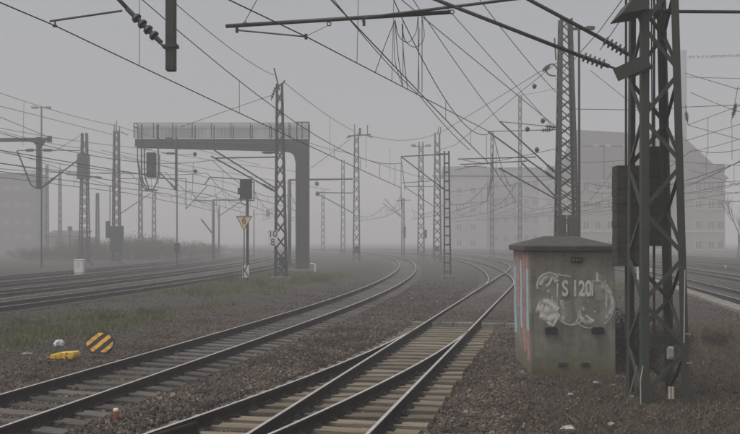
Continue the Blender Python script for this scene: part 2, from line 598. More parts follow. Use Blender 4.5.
def rail(parent, line, d, y0, y1, name="rail", z=RAIL_Z):
    mb = sweep_rail(MB(), line.rail_pts(d, y0, y1, z))
    return part(name, mb, [M['rail_rust'], M['rail_head']], parent)

# sleepers: four worn timber variants and two concrete ones, shared
def sleeper_mesh(name, L, W, H, mat, seed, hump=0.0):
    rnd = random.Random(seed)
    mb = MB()
    nx = 9
    rings = []
    for i in range(nx):
        x = -L / 2 + L * i / (nx - 1)
        w = W / 2 * (1 + rnd.uniform(-.05, .05))
        dz = rnd.uniform(-.006, .006)
        t = abs(2 * i / (nx - 1) - 1)
        hz = hump * (1 if 0.35 < t < 0.8 else 0)
        b = .018
        y = rnd.uniform(-.007, .007)
        rings.append([(x, y - w, -H), (x, y - w, -b + dz + hz), (x, y - w + b, dz + hz), (x, y + w - b, dz + hz + rnd.uniform(-.004, .004)), (x, y + w, -b + dz + hz), (x, y + w, -H)])
    pts = [p for r in rings for p in r]
    fs = [tuple(range(5, -1, -1)), tuple((nx - 1) * 6 + j for j in range(6))]
    for i in range(nx - 1):
        for j in range(6):
            q = (j + 1) % 6
            fs.append((i * 6 + j, i * 6 + q, (i + 1) * 6 + q, (i + 1) * 6 + j))
    mb.add(pts, fs)
    return mb.mesh(name, [mat])
TIMBER = [sleeper_mesh("timber_sleeper", 2.6, .25, .16, M['wood_sleeper'], s) for s in range(4)]
CONCR = [sleeper_mesh("concrete_sleeper", 2.6, .27, .18, M['concrete_sleeper'], 20 + s, .03) for s in range(3)]

mb = MB()
mb.bbox((0, 0, .012), (.34, .17, .024), .006)
for sx_ in (-1, 1):
    mb.bbox((sx_ * .100, 0, .036), (.065, .11, .038), .010)
    mb.lathe((sx_ * .112, 0, .05), (0, 0, 1), [(0, .022), (.020, .022), (.024, .012), (.040, .012)], 6)
FAST = mb.mesh("rail_fastening", [M['fastening']])

def put(name, me, parent, x, y, z, rz, sx=1.0):
    o = link(name, me, parent)
    o.location = Vector((x, y, z)) - parent.location
    o.rotation_euler = (0, 0, rz)
    o.scale = (sx, 1, 1)
    return o

# --- track C: the curved single track left of centre
rC = thing("railway_track", (LC.x(18), 18, 0), "single curved track on dark sleepers sweeping past the hazard board", "railway track", "railway tracks of the yard")
rail(rC, LC, -G2, 6, 290)
rail(rC, LC, G2, 6, 290)
rnd = random.Random(3)
SL_C = []
for i in range(int((115) / .63)):
    l = i * .63
    x, y, s = LC.at(l + 4)
    if y > 112:
        break
    rz = math.atan2(-s, 1)
    SL_C.append(l + 4)
    put("sleeper", CONCR[i % 3], rC, x, y, .012 + rnd.uniform(-.008, .006), rz + rnd.uniform(-.012, .012))
    if y < 42:
        c = 1 / math.sqrt(1 + s * s)
        for d in (-G2, G2):
            put("rail_fastening", FAST, rC, x + c * d, y - s * c * d, .018, rz)

# --- track B and its continuation; A joins it from the left over long timbers
rB = thing("railway_track", (LB.x(20), 20, 0), "main track on timber sleepers running from the foreground past the concrete cabin", "railway track", "railway tracks of the yard")
rail(rB, LB, -G2, 6, 270)
rail(rB, LB, G2, 6, 270)
rA = thing("railway_track", (LA.x(14), 14, 0), "siding rails joining the main track from the left in the foreground", "railway track", "railway tracks of the yard")
rail(rA, LA, -G2, 6, 26.4)
rail(rA, LA, G2, 6, 26.4)
# check rails beside the outer rails near the crossing
mb = MB()
pts = LA.rail_pts(-G2 + .12, 8, 13.4, RAIL_Z + .005)
pts[-1] = pts[-1] + Vector((.11, 0, 0))
sweep_rail(mb, pts)
part("check_rail", mb, [M['rail_rust'], M['rail_rust']], rA)
mb = MB()
pts = LB.rail_pts(G2 - .12, 8, 12.9, RAIL_Z + .005)
pts[-1] = pts[-1] + Vector((-.13, 0, 0))
sweep_rail(mb, pts)
part("check_rail", mb, [M['rail_rust'], M['rail_rust']], rB)
# switch tongues' slide chairs: dark plates under A's blades
rzB = math.atan2(-.198, 1)
cB = 1 / math.sqrt(1 + .198 ** 2)
SL_B = []
for i in range(int(90 / .6)):
    l = i * .6
    x, y, s = LB.at(l)
    if y > 84:
        break
    d = 0.0056 * max(0, 27.3 - y) ** 2 * cB
    if y < 27.3:
        Ls = 2.6 + d
        off = -d / 2
    else:
        Ls, off = 2.6, 0.0
    SL_B.append((l, Ls, off))
    rz = math.atan2(-s, 1)
    c = 1 / math.sqrt(1 + s * s)
    jig = rnd.uniform(-.04, .04)
    if y < 29.0 or y > 45.2:
        put("sleeper", TIMBER[i % 4] if y < 40 else CONCR[i % 3], rB, x + c * (off + jig), y - s * c * (off + jig), RAIL_Z - .003 + rnd.uniform(-.012, 0), rz + rnd.uniform(-.01, .01), Ls / 2.6)
    if y < 29:
        for dd in (-G2, G2):
            put("rail_fastening", FAST, rB, x + c * dd, y - s * c * dd, .028, rz)
        if y < 25:
            for dd in (-G2 - d, G2 - d):
                put("rail_fastening", FAST, rA, x + c * dd, y - s * c * dd, .028, rz)

# --- the branch that leaves the main track behind the cabin
rD = thing("railway_track", (LD.x(60), 60, 0), "branch track curving left in the fog beyond the foreground points", "railway track", "railway tracks of the yard")
rail(rD, LD, -G2, 51, 250)
rail(rD, LD, G2, 51, 250)

def far_sleepers(parent, line, y0, y1, mat, seed):
    rr = random.Random(seed)
    mb = MB()
    l = float(np.interp(y0, line.Y, line.L))
    while True:
        x, y, s = line.at(l)
        if y > y1 or l >= line.L[-1]:
            break
        R = Matrix.Rotation(math.atan2(-s, 1), 3, 'Z')
        mb.box((x, y, -.045 + rr.uniform(-.008, .008)), (2.6, .25, .13), R)
        l += .65
    o = part("sleepers", mb, mat, parent)
    o["kind"] = "stuff"
far_sleepers(rD, LD, 54, 120, M['concrete_sleeper'], 5)
E_LAB = ["nearest of the four parallel tracks at left, along the grass strip",
         "second of the parallel left tracks counting from the grass strip",
         "third of the parallel left tracks, passing under the hanging signal",
         "farthest of the left tracks, running beside the brown bushes"]
for k, ln in enumerate(LE):
    r = thing("railway_track", (ln.x(60), 60, 0), E_LAB[k], "railway track", "railway tracks of the yard")
    rail(r, ln, -G2, 22, 270)
    rail(r, ln, G2, 22, 270)
    far_sleepers(r, ln, 24, 120, M['concrete_sleeper'] if k != 1 else M['wood_sleeper'], 30 + k)
F_LAB = ["nearest track at far right beyond the pale concrete strip", "second track at far right counting from the pale strip",
         "third track at far right counting from the pale strip", "fourth track at far right counting from the pale strip",
         "fifth track at far right below the rose building", "farthest right track at the foot of the rose building"]
for k, ln in enumerate(LF):
    r = thing("railway_track", (ln.x(60), 60, 0), F_LAB[k], "railway track", "railway tracks of the yard")
    rail(r, ln, -G2, 20, 250)
    rail(r, ln, G2, 20, 250)
    far_sleepers(r, ln, 22, 120, M['concrete_sleeper'], 40 + k)

# ------------------------------------------------------------------ ground
def spaced(segs):
    out = [segs[0][0]]
    for a, b_, st in segs:
        n = max(1, int(round((b_ - a) / st)))
        out.extend(list(np.linspace(a, b_, n + 1)[1:]))
    return np.array(out)
gx = spaced([(-690, -200, 45), (-200, -60, 7), (-60, -14, .6), (-14, 12, .22), (12, 60, .6), (60, 200, 7), (200, 690, 45)])
gy = spaced([(-690, -20, 45), (-20, 5, 2.5), (5, 45, .22), (45, 80, .5), (80, 180, 1.2), (180, 690, 22)])
GX, GY = np.meshgrid(gx, gy)
def lined(line, X, Y):
    d = (X - line.x(Y)) / np.sqrt(1 + line.sl(Y) ** 2)
    ok = (Y >= line.Y[0] - 2) & (Y <= line.Y[-1] + 2)
    return np.where(ok, d, 99.0)

def vnoise(X, Y, sc, seed):
    r = np.random.default_rng(seed)
    T = r.random((64, 64))
    u, v = X / sc, Y / sc
    i, j = np.floor(u).astype(int), np.floor(v).astype(int)
    fu, fv = u - i, v - j
    fu, fv = fu * fu * (3 - 2 * fu), fv * fv * (3 - 2 * fv)
    g = lambda a, b_: T[a % 64, b_ % 64]
    return (g(i, j) * (1 - fu) + g(i + 1, j) * fu) * (1 - fv) + (g(i, j + 1) * (1 - fu) + g(i + 1, j + 1) * fu) * fv
def fbm(X, Y, sc, seed):
    return (vnoise(X, Y, sc, seed) + .5 * vnoise(X, Y, sc / 2.1, seed + 1) + .25 * vnoise(X, Y, sc / 4.3, seed + 2)) / 1.75

def zones(X, Y):
    """ballast, grass and soil shares of the ground and its height"""
    dA, dB, dC = lined(LA, X, Y), lined(LB, X, Y), lined(LC, X, Y)
    dD = lined(LD, X, Y)
    dE = np.min(np.abs(np.stack([lined(e, X, Y) for e in LE])), axis=0)
    dF = np.min(np.abs(np.stack([lined(e, X, Y) for e in LF])), axis=0)
    n1 = fbm(X, Y, 3.0, 5)
    n2 = fbm(X, Y, 9.0, 15)
    near = np.minimum(np.minimum(np.abs(dA), np.abs(dB)), np.minimum(np.abs(dC), np.abs(dD)))
    bal = 1 - np.clip((near - 2.3 - 1.2 * (n1 - .5)) / .9, 0, 1)
    bal = np.maximum(bal, 1 - np.clip((np.minimum(dE, dF) - 2.2) / .5, 0, 1))
    between = (dC > 0) & (np.minimum(dA, dB) < 0)
    bal = np.where(between, np.maximum(bal, 0.95), bal)
    left = (dC < -2.0) & (lined(LE[0], X, Y) > 2.0)
    gr = np.clip((n2 - .33 + .10 * np.clip((Y - 36) / 14, 0, 1)) * 4.5, 0, 1) * np.clip((n1 - .22) * 3.5, 0, 1)
    bandw = np.clip((-dC - 3.6) / 1.2, 0, 1)
    tuft = np.clip((fbm(X, Y, .9, 61) - .34) * 4.0, .06, 1)
    grass = np.where(left, gr * bandw * tuft * (Y > 20), 0.0)
    rightz = (dB > 2.0)
    grass = np.where(rightz & (Y > 18) & (X > 5.6) & (lined(LF[0], X, Y) < -3.4), .55 * gr, grass)
    soil = np.where(rightz & (X < 14), np.clip((dB - 2.5 - 1.5 * (n1 - .5)) / 1.0, 0, 1), 0.0) * (1 - bal)
    z = -.02 + .05 * (n1 - .5)
    inner = np.minimum(np.abs(dA), np.abs(dB))
    z = np.where(inner < 1.5, -.078 + .05 * np.clip((inner - 1.0) / .3, 0, 1) * (n1 - .1), z)
    z = np.where((np.abs(dC) < 1.45), -.040 + .03 * (n1 - .5), z)
    z = np.where((np.abs(dD) < 1.5) | (dE < 1.4) | (dF < 1.4), -.06, z)
    z = np.where(left, z + .06 * np.clip((-dC - 2.5) / 2, 0, 1) + .12 * (n2 - .5), z)
    z = np.where(rightz & (dB < 12), z + .05 * (n2 - .5), z)
    return bal, grass, soil, z
bal, grs, soi, GZ = zones(GX, GY)
fade = np.clip((np.abs(GY) - 250) / 100, 0, 1)
GZ = np.where((GY < 0) | (np.abs(GX) > 80), -.03, GZ)
nv = GX.size
me = bpy.data.meshes.new("ground")
ny_, nx_ = GX.shape
idx = np.arange(nv).reshape(ny_, nx_)
quads = np.stack([idx[:-1, :-1], idx[:-1, 1:], idx[1:, 1:], idx[1:, :-1]], -1).reshape(-1, 4)
me.vertices.add(nv)
me.vertices.foreach_set("co", np.stack([GX, GY, GZ], -1).astype(np.float32).ravel())
me.loops.add(quads.size)
me.loops.foreach_set("vertex_index", quads.astype(np.int32).ravel())
me.polygons.add(len(quads))
me.polygons.foreach_set("loop_start", np.arange(0, quads.size, 4, dtype=np.int32))
me.update(calc_edges=True)
at = me.color_attributes.new("zone", 'FLOAT_COLOR', 'POINT')
at.data.foreach_set("color", np.stack([bal, grs, soi, np.ones_like(bal)], -1).astype(np.float32).ravel())
me.polygons.foreach_set("use_smooth", np.ones(len(quads), dtype=bool))

m, nt, b = newmat('yard_ground')
po = geopos(nt)
zc = nt.nodes.new("ShaderNodeVertexColor"); zc.layer_name = "zone"
sep = nt.nodes.new("ShaderNodeSeparateColor")
nt.links.new(zc.outputs["Color"], sep.inputs[0])
vor = nt.nodes.new("ShaderNodeTexVoronoi"); vor.inputs["Scale"].default_value = 16
nt.links.new(po, vor.inputs["Vector"])
vs2 = nt.nodes.new("ShaderNodeSeparateColor")
nt.links.new(vor.outputs["Color"], vs2.inputs[0])
stone_c = ramp(nt, vs2.outputs[0], [(0.0, (0.010, 0.008, 0.0065)), (0.5, (0.034, 0.027, 0.0215)), (0.85, (0.060, 0.047, 0.037)), (1.0, (0.15, 0.125, 0.10))])
stone_c = mix(nt, ramp(nt, noise(nt, .45, 5, .6, po), [(.4, 0.0), (.65, .6)]), stone_c, (0.034, 0.026, 0.020))
earth = ramp(nt, noise(nt, 5, 8, .75, po), [(.3, (0.016, 0.012, 0.009)), (.55, (0.034, 0.026, 0.018)), (.75, (0.064, 0.049, 0.035))])
earth = mix(nt, ramp(nt, noise(nt, .35, 5, .65, po), [(.42, 0.0), (.62, .8)]), earth, (0.044, 0.037, 0.024))
grass_c = ramp(nt, noise(nt, 7, 7, .75, po), [(.3, (0.028, 0.030, 0.011)), (.55, (0.058, 0.064, 0.020)), (.75, (0.090, 0.084, 0.036))])
soil_c = ramp(nt, noise(nt, 11, 8, .8, po), [(.3, (0.016, 0.011, 0.009)), (.55, (0.040, 0.028, 0.021)), (.8, (0.09, 0.068, 0.050))])
c = mix(nt, sep.outputs[2], earth, soil_c)
c = mix(nt, sep.outputs[1], c, grass_c)
c = mix(nt, sep.outputs[0], c, stone_c)
nt.links.new(c, b.inputs["Base Color"])
b.inputs["Roughness"].default_value = 0.95
hm = nt.nodes.new("ShaderNodeMath"); hm.operation = 'ADD'
nt.links.new(vor.outputs["Distance"], hm.inputs[0])
nt.links.new(noise(nt, 20, 6, .7, po), hm.inputs[1])
bump(nt, b, hm.outputs[0], 0.9, 0.05)
me.materials.append(m)
structure("ground", me)

# ------------------------------------------------------------------ ballast stones (scattered with geometry nodes)
def rock_mesh(seed):
    r = np.random.default_rng(seed)
    t = (1 + 5 ** .5) / 2
    V = np.array([(-1, t, 0), (1, t, 0), (-1, -t, 0), (1, -t, 0), (0, -1, t), (0, 1, t), (0, -1, -t), (0, 1, -t), (t, 0, -1), (t, 0, 1), (-t, 0, -1), (-t, 0, 1)], float)
    V /= np.linalg.norm(V[0])
    V *= r.uniform(.72, 1.2, (12, 1))
    V *= np.array([1.0, r.uniform(.65, .95), r.uniform(.5, .8)])
    Fc = [(0, 11, 5), (0, 5, 1), (0, 1, 7), (0, 7, 10), (0, 10, 11), (1, 5, 9), (5, 11, 4), (11, 10, 2), (10, 7, 6), (7, 1, 8),
          (3, 9, 4), (3, 4, 2), (3, 2, 6), (3, 6, 8), (3, 8, 9), (4, 9, 5), (2, 4, 11), (6, 2, 10), (8, 6, 7), (9, 8, 1)]
    me = bpy.data.meshes.new("stone")
    me.from_pydata([tuple(v) for v in V], [], Fc)
    me.materials.append(M['stone'])
    return me
rock_col = bpy.data.collections.new("stone_kinds")
for s in range(6):
    rock_col.objects.link(bpy.data.objects.new("stone_kind", rock_mesh(s)))

def scatter(n, y0, y1):
    # points in the wedge the camera could see (with room to step aside), even per square metre
    Y = np.sqrt(RNG.uniform(y0 ** 2, y1 ** 2, n))
    X = RNG.uniform(-.47, .47, n) * Y
    return X, Y
SX, SY = [], []
for n, a, b_ in ((105000, 9.5, 20), (110000, 20, 34), (80000, 34, 62)):
    x, y = scatter(n, a, b_)
    SX.append(x); SY.append(y)
SX, SY = np.concatenate(SX), np.concatenate(SY)
zb, zg, zs, zz = zones(SX, SY)
keep_p = np.clip(zb, 0, 1) * .97 + (1 - zb) * (.13 + .10 * (fbm(SX, SY, 2.0, 40) > .55))
keep_p = np.where(zs > .4, .06 + .9 * zb, keep_p)
keep_p = keep_p * np.clip((64 - SY) / 22, 0, 1)
keep = RNG.random(len(SX)) < keep_p
# nothing under sleepers or rails
def track_clear(line, Ls_list, spacing, wid, X, Y, phase=0.0):
    d = lined(line, X, Y)
    c = 1 / np.sqrt(1 + line.sl(Y) ** 2)
    l = np.interp(Y, line.Y, line.L) + (X - line.x(Y)) * line.sl(Y) * c
    ph = np.mod(l - phase + spacing / 2, spacing) - spacing / 2
    return d, np.abs(ph) < wid / 2
dB_, onB = track_clear(LB, None, .6, .27, SX, SY)
exB = 0.0056 * np.maximum(0, 27.3 - SY) ** 2 * cB
keep &= ~((dB_ > -1.34 - exB) & (dB_ < 1.34) & onB & (SY < 29.2))
dC_, onC = track_clear(LC, None, .63, .27, SX, SY, 4.0)
keep &= ~((np.abs(dC_) < 1.22) & onC & (RNG.random(len(SX)) < .8))
for ln, d0 in ((LB, 0), (LC, 0), (LA, 0)):
    dd = lined(ln, SX, SY)
    keep &= ~(np.abs(np.abs(dd) - G2) < .10)
# smooth infill of the staff crossing
infill = (dB_ > -.62) & (dB_ < 1.95) & (SY > 28.6) & (SY < 45)
keep &= ~(infill & (RNG.random(len(SX)) < .35))
# the cabin's footprint
keep &= ~((SX > 3.1) & (SX < 5.2) & (SY > 18.8) & (SY < 21.8))
SX, SY, zz, zb = SX[keep], SY[keep], zz[keep], zb[keep]
dB_, dC_, exB = dB_[keep], dC_[keep], exB[keep]
size = RNG.choice([.014, .022, .028, .036], len(SX), p=[.25, .3, .3, .15]) * RNG.uniform(.8, 1.25, len(SX)) * np.where(RNG.random(len(SX)) < .06, 1.5, 1.0) * (1 + .25 * np.clip((SY - 24) / 20, 0, 1))
pz = zz + size * RNG.uniform(.1, .55, len(SX))
onslab = (dB_ > -.72) & (dB_ < 2.0) & (SY > 28.9) & (SY < 45.2)
size = np.where(onslab, size * .7, size)
pz = np.where(onslab, .137, pz)
heap = (dC_ > 1.3) & (dB_ < -1.4 - exB)
pz = np.where(heap, pz + RNG.uniform(0, .03, len(SX)), pz)
me = bpy.data.meshes.new("ballast_gravel")
me.vertices.add(len(SX))
me.vertices.foreach_set("co", np.stack([SX, SY, pz], -1).astype(np.float32).ravel())
a = me.attributes.new("rot", 'FLOAT_VECTOR', 'POINT')
a.data.foreach_set("vector", RNG.uniform(0, 6.28, (len(SX), 3)).astype(np.float32).ravel())
a = me.attributes.new("siz", 'FLOAT', 'POINT')
a.data.foreach_set("value", size.astype(np.float32))
me.update()
grav = structure("ballast_gravel", me, "stuff")
grav["label"] = "loose grey-brown ballast stones around the foreground tracks"
ng = bpy.data.node_groups.new("scatter_stones", 'GeometryNodeTree')
ng.interface.new_socket("Geometry", in_out='INPUT', socket_type='NodeSocketGeometry')
ng.interface.new_socket("Geometry", in_out='OUTPUT', socket_type='NodeSocketGeometry')
gi, go = ng.nodes.new("NodeGroupInput"), ng.nodes.new("NodeGroupOutput")
ci = ng.nodes.new("GeometryNodeCollectionInfo")
ci.inputs["Collection"].default_value = rock_col
ci.inputs["Separate Children"].default_value = True
ci.inputs["Reset Children"].default_value = True
ip = ng.nodes.new("GeometryNodeInstanceOnPoints")
ip.inputs["Pick Instance"].default_value = True
ri = ng.nodes.new("FunctionNodeRandomValue"); ri.data_type = 'INT'
for s_ in ri.inputs:
    if s_.name == "Max" and s_.type == 'INT':
        s_.default_value = 5
na = ng.nodes.new("GeometryNodeInputNamedAttribute"); na.data_type = 'FLOAT_VECTOR'; na.inputs["Name"].default_value = "rot"
nb = ng.nodes.new("GeometryNodeInputNamedAttribute"); nb.data_type = 'FLOAT'; nb.inputs["Name"].default_value = "siz"
L_ = ng.links.new
L_(gi.outputs[0], ip.inputs["Points"])
L_(ci.outputs[0], ip.inputs["Instance"])
L_([o for o in ri.outputs if o.type == 'INT'][0], ip.inputs["Instance Index"])
L_(na.outputs[0], ip.inputs["Rotation"])
L_(nb.outputs[0], ip.inputs["Scale"])
L_(ip.outputs[0], go.inputs[0])
md = grav.modifiers.new("scatter", 'NODES')
md.node_group = ng

# ------------------------------------------------------------------ grass, weeds, leaves
def tri_mesh(name, V, cols, nper):
    """V: (n, nper, 3) polygons with one colour each"""
    n = len(V)
    me = bpy.data.meshes.new(name)
    me.vertices.add(n * nper)
    me.vertices.foreach_set("co", V.astype(np.float32).ravel())
    me.loops.add(n * nper)
    me.loops.foreach_set("vertex_index", np.arange(n * nper, dtype=np.int32))
    me.polygons.add(n)
    me.polygons.foreach_set("loop_start", np.arange(0, n * nper, nper, dtype=np.int32))
    me.update(calc_edges=True)
    at = me.color_attributes.new("Col", 'FLOAT_COLOR', 'POINT')
    cc = np.repeat(np.concatenate([cols, np.ones((n, 1))], 1), nper, axis=0)
    at.data.foreach_set("color", cc.astype(np.float32).ravel())
    me.materials.append(M['vcol'])
    return me

def blades(X, Y, Z, hgt, wid, lean, pal):
    n = len(X)
    an = RNG.uniform(0, 6.283, n)
    w = wid * RNG.uniform(.6, 1.3, n)
    h = hgt * RNG.uniform(.5, 1.3, n)
    ln = RNG.uniform(0, lean, n) * h
    la = RNG.uniform(0, 6.283, n)
    V = np.zeros((n, 3, 3))
    V[:, 0] = np.stack([X - np.cos(an) * w / 2, Y - np.sin(an) * w / 2, Z], -1)
    V[:, 1] = np.stack([X + np.cos(an) * w / 2, Y + np.sin(an) * w / 2, Z], -1)
    V[:, 2] = np.stack([X + np.cos(la) * ln, Y + np.sin(la) * ln, Z + h], -1)
    pal = np.array(pal)
    col = pal[RNG.integers(0, len(pal), n)] * RNG.uniform(.7, 1.25, (n, 1))
    return V, col
GREEN = [(0.095, 0.115, 0.018), (0.150, 0.172, 0.034), (0.20, 0.185, 0.070), (0.10, 0.086, 0.045), (0.035, 0.045, 0.014)]
STRAW = [(0.105, 0.084, 0.058), (0.070, 0.054, 0.038), (0.155, 0.128, 0.092), (0.045, 0.034, 0.025)]
n = 620000
Y = np.sqrt(RNG.uniform(19 ** 2, 75 ** 2, n)); X = RNG.uniform(-.47, .47, n) * Y
_, g, s, z = zones(X, Y)
k = RNG.random(n) < g * 1.1
k &= ~((X > 3.0) & (X < 5.3) & (Y > 18.7) & (Y < 21.9))
X, Y, z, g = X[k], Y[k], z[k], g[k]
V, col = blades(X, Y, z - .01, .05 + .28 * g * fbm(X, Y, 1.2, 77), .012 + .0004 * Y, .9, GREEN + GREEN[:2] + STRAW[:1])
n = 60000
Y = np.sqrt(RNG.uniform(19 ** 2, 62 ** 2, n)); X = RNG.uniform(-.47, .1, n) * Y
_, g, s, z = zones(X, Y)
k = RNG.random(n) < g * .22
V2, col2 = blades(X[k], Y[k], z[k], .26, .010 + .0004 * Y[k], .5, STRAW + [(0.20, 0.165, 0.10)])
V, col = np.concatenate([V, V2]), np.concatenate([col, col2])
o = structure("grass", tri_mesh("grass", V, col, 3), "stuff")
o["label"] = "patchy low grass between the tracks"

# dead stems and litter on the soil round the cabin and the big mast
n = 150000
Y = np.sqrt(RNG.uniform(11 ** 2, 30 ** 2, n)); X = RNG.uniform(-.05, .47, n) * Y
_, g, s, z = zones(X, Y)
k = (RNG.random(n) < s * .9) & ~((X > 3.1) & (X < 5.2) & (Y > 18.8) & (Y < 21.8))
X, Y, z = X[k], Y[k], z[k]
V, col = blades(X, Y, z, .10, .010, 3.2, STRAW + STRAW + [(0.17, 0.145, 0.11), (0.13, 0.10, 0.075)])
o = structure("dead_weeds", tri_mesh("dead_weeds", V, col, 3), "stuff")
o["label"] = "matted dead stems on the dark soil at lower right"

n = 2600
Y = np.sqrt(RNG.uniform(11 ** 2, 34 ** 2, n)); X = RNG.uniform(-.45, .45, n) * Y
bb, g, s, z = zones(X, Y)
k = (RNG.random(n) < np.where(s > .3, .95, .30)) & ~((X > 3.1) & (X < 5.2) & (Y > 18.8) & (Y < 21.8))
X, Y, z = X[k], Y[k], z[k]
n = len(X)
an = RNG.uniform(0, 6.283, n); sz = RNG.uniform(.018, .045, n)
ca, sa = np.cos(an), np.sin(an)
V = np.zeros((n, 5, 3))
shape = [(-1, 0), (-.2, -.55), (.7, -.35), (1, 0), (.1, .6)]
for i, (u, v) in enumerate(shape):
    V[:, i, 0] = X + sz * (u * ca - v * sa)
    V[:, i, 1] = Y + sz * (u * sa + v * ca)
    V[:, i, 2] = z + .035 + RNG.uniform(0, .03, n)
pal = np.array([(0.20, 0.12, 0.035), (0.12, 0.075, 0.04), (0.24, 0.17, 0.07), (0.09, 0.055, 0.035), (0.28, 0.24, 0.17)])
o = structure("fallen_leaves", tri_mesh("fallen_leaves", V, pal[RNG.integers(0, 5, n)] * RNG.uniform(.6, 1.2, (n, 1)), 5), "stuff")
o["label"] = "scattered yellow and brown fallen leaves"

# ------------------------------------------------------------------ staff crossing: infill, kerbs
mb = MB()
for d0, d1 in ((-G2 + .09, G2 - .09), (G2 + .09, 2.0)):
    A_, B_ = [], []
    for y in np.arange(29.25, 45.1, 1.0):
        x, s = float(LB.x(y)), .198
        A_.append(Vector((x + cB * d0, y - s * cB * d0, .135)))
        B_.append(Vector((x + cB * d1, y - s * cB * d1, .13)))
    for i in range(len(A_) - 1):
        q = [A_[i], B_[i], B_[i + 1], A_[i + 1]]
        dn = [p - Vector((0, 0, .2)) for p in q]
        mb.add(q + dn, [(0, 1, 2, 3), (0, 4, 5, 1), (1, 5, 6, 2), (2, 6, 7, 3), (3, 7, 4, 0)])
m_ = mottled('gritty_crossing_asphalt', (0.030, 0.025, 0.020), (0.085, 0.070, 0.056), 16, 0.95, stain=(0.050, 0.040, 0.030), stain_scale=1.6, bstr=0.8)
o = link("track_crossing", mb.mesh("track_crossing", [m_]))
o["kind"] = "structure"
kr = thing("crossing_kerb", (float(LB.x(29)), 29, 0), "pale concrete kerb across the main track where the timber sleepers end", "kerb")
for d0, d1 in ((-1.25, -G2 - .11), (-G2 + .11, G2 - .11), (G2 + .11, 1.55), (1.57, 2.25)):
    n_ = 1 if d1 - d0 < 1 else 2
    for i in range(n_):
        a_, b2 = d0 + (d1 - d0) * i / n_ + .006, d0 + (d1 - d0) * (i + 1) / n_ - .006
        c_ = (a_ + b2) / 2
        x, y = float(LB.x(29.1)) + cB * c_, 29.1 - .198 * cB * c_
        mb = MB().bbox((0, 0, 0), (b2 - a_, .16, .26), .015)
        q = part("kerb_stone", mb, M['pale_concrete'], kr, world=False)
        q.location = Vector((x, y, .02 + random.uniform(-.01, .01))) - kr.location
        q.rotation_euler = (0, 0, math.atan2(-.198, 1))

# pale cable trough on the far right
tr = thing("cable_trough", (14.5, 40, 0), "pale concrete cable trough along the nearest right-hand track", "cable trough")
for i in range(26):
    y = 26 + i * 1.5
    if y > 62:
        break
    x = 7.9 + .170 * y
    q = part("trough_lid", MB().bbox((0, 0, 0), (.62, 1.47, .16), .02), M['pale_concrete'], tr, world=False)
    q.location = Vector((x, y, .03 + random.uniform(-.012, .012))) - tr.location
    q.rotation_euler = (0, 0, -math.atan(.17) + random.uniform(-.006, .006))

# ------------------------------------------------------------------ lettering
def text_mesh(s, size, depth, mat, name="lettering", bold=0.0):
    cu = bpy.data.curves.new("t", 'FONT')
    cu.body = s
    cu.size = size
    cu.extrude = depth
    cu.offset = bold
    cu.align_x = 'CENTER'
    cu.align_y = 'CENTER'
    ob = bpy.data.objects.new("t", cu)
    COL.objects.link(ob)
    dg = bpy.context.evaluated_depsgraph_get()
    dg.update()
    me = bpy.data.meshes.new_from_object(ob.evaluated_get(dg))
    me.name = name
    me.materials.clear()
    me.materials.append(mat)
    COL.objects.unlink(ob)
    bpy.data.objects.remove(ob)
    return me

def lettering(parent, s, loc, size, mat, name="lettering", sx=1.0, rz=0.0, depth=.002, bold=0.0):
    o = link(name, text_mesh(s, size, depth, mat, name, bold), parent)
    off = Vector((0, 0, 0))
    p = parent
    while p is not None:
        off += p.location
        p = p.parent
    o.location = Vector(loc) - off
    o.rotation_euler = (math.radians(90), 0, rz)
    o.scale = (sx, 1, 1)
    return o

# ------------------------------------------------------------------ the concrete cabin
CB_Y, CB_D = 19.0, 2.75
cx0, cx1 = (531.5 - CX) / F * CB_Y, (616.0 - CX) / F * CB_Y
cab = thing("concrete_cabin", ((cx0 + cx1) / 2, CB_Y + CB_D / 2, 0), "squat grey concrete relay cabin with S 120 stencilled on its graffitied wall", "relay cabin")
HX = .10
wall_h = 2.46
mb = MB()
pl = [(cx0, CB_Y), (cx1, CB_Y), (cx1 + HX, CB_Y + CB_D), (cx0 + HX, CB_Y + CB_D)]
lo = [Vector((x, y, -.15)) for x, y in pl]
hi = [Vector((x + (-.05 if i in (0, 3) else -.02), y + .01, wall_h)) for i, (x, y) in enumerate(pl)]
# subdivided walls with chamfered corners
mb.add(lo + hi, [(3, 2, 1, 0), (4, 5, 6, 7), (0, 1, 5, 4), (1, 2, 6, 5), (2, 3, 7, 6), (3, 0, 4, 7)])
wallo = part("wall", mb, M['cabin'], cab)
bv = wallo.modifiers.new("bevel", 'BEVEL'); bv.width = .025; bv.segments = 2
# roof slab with a shallow hipped top
mb = MB()
ex = .10
sl = [Vector((cx0 - .07 - ex * .9, CB_Y - ex, wall_h - .005)), Vector((cx1 + .0 + ex * .3, CB_Y - ex, wall_h - .005)), Vector((cx1 + HX + ex * .3, CB_Y + CB_D + ex, wall_h - .005)), Vector((cx0 - .05 + HX - ex * .9, CB_Y + CB_D + ex, wall_h - .005))]
top = [p + Vector((0, 0, .11)) for p in sl]
cxm = (cx0 + cx1) / 2
rg = [Vector((cxm - .38, CB_Y + CB_D * .45, wall_h + .30)), Vector((cxm + .30, CB_Y + CB_D * .45, wall_h + .30))]
mb.add(sl + top + rg, [(3, 2, 1, 0), (0, 1, 5, 4), (1, 2, 6, 5), (2, 3, 7, 6), (3, 0, 4, 7), (4, 5, 9, 8), (5, 6, 9), (6, 7, 8, 9), (7, 4, 8)])
rf = part("roof_slab", mb, M['cabin_roof'], cab)
bv = rf.modifiers.new("bevel", 'BEVEL'); bv.width = .018; bv.segments = 2
fy = CB_Y - .001
def wp(px, py, y=CB_Y):
    return P(px, py, y)
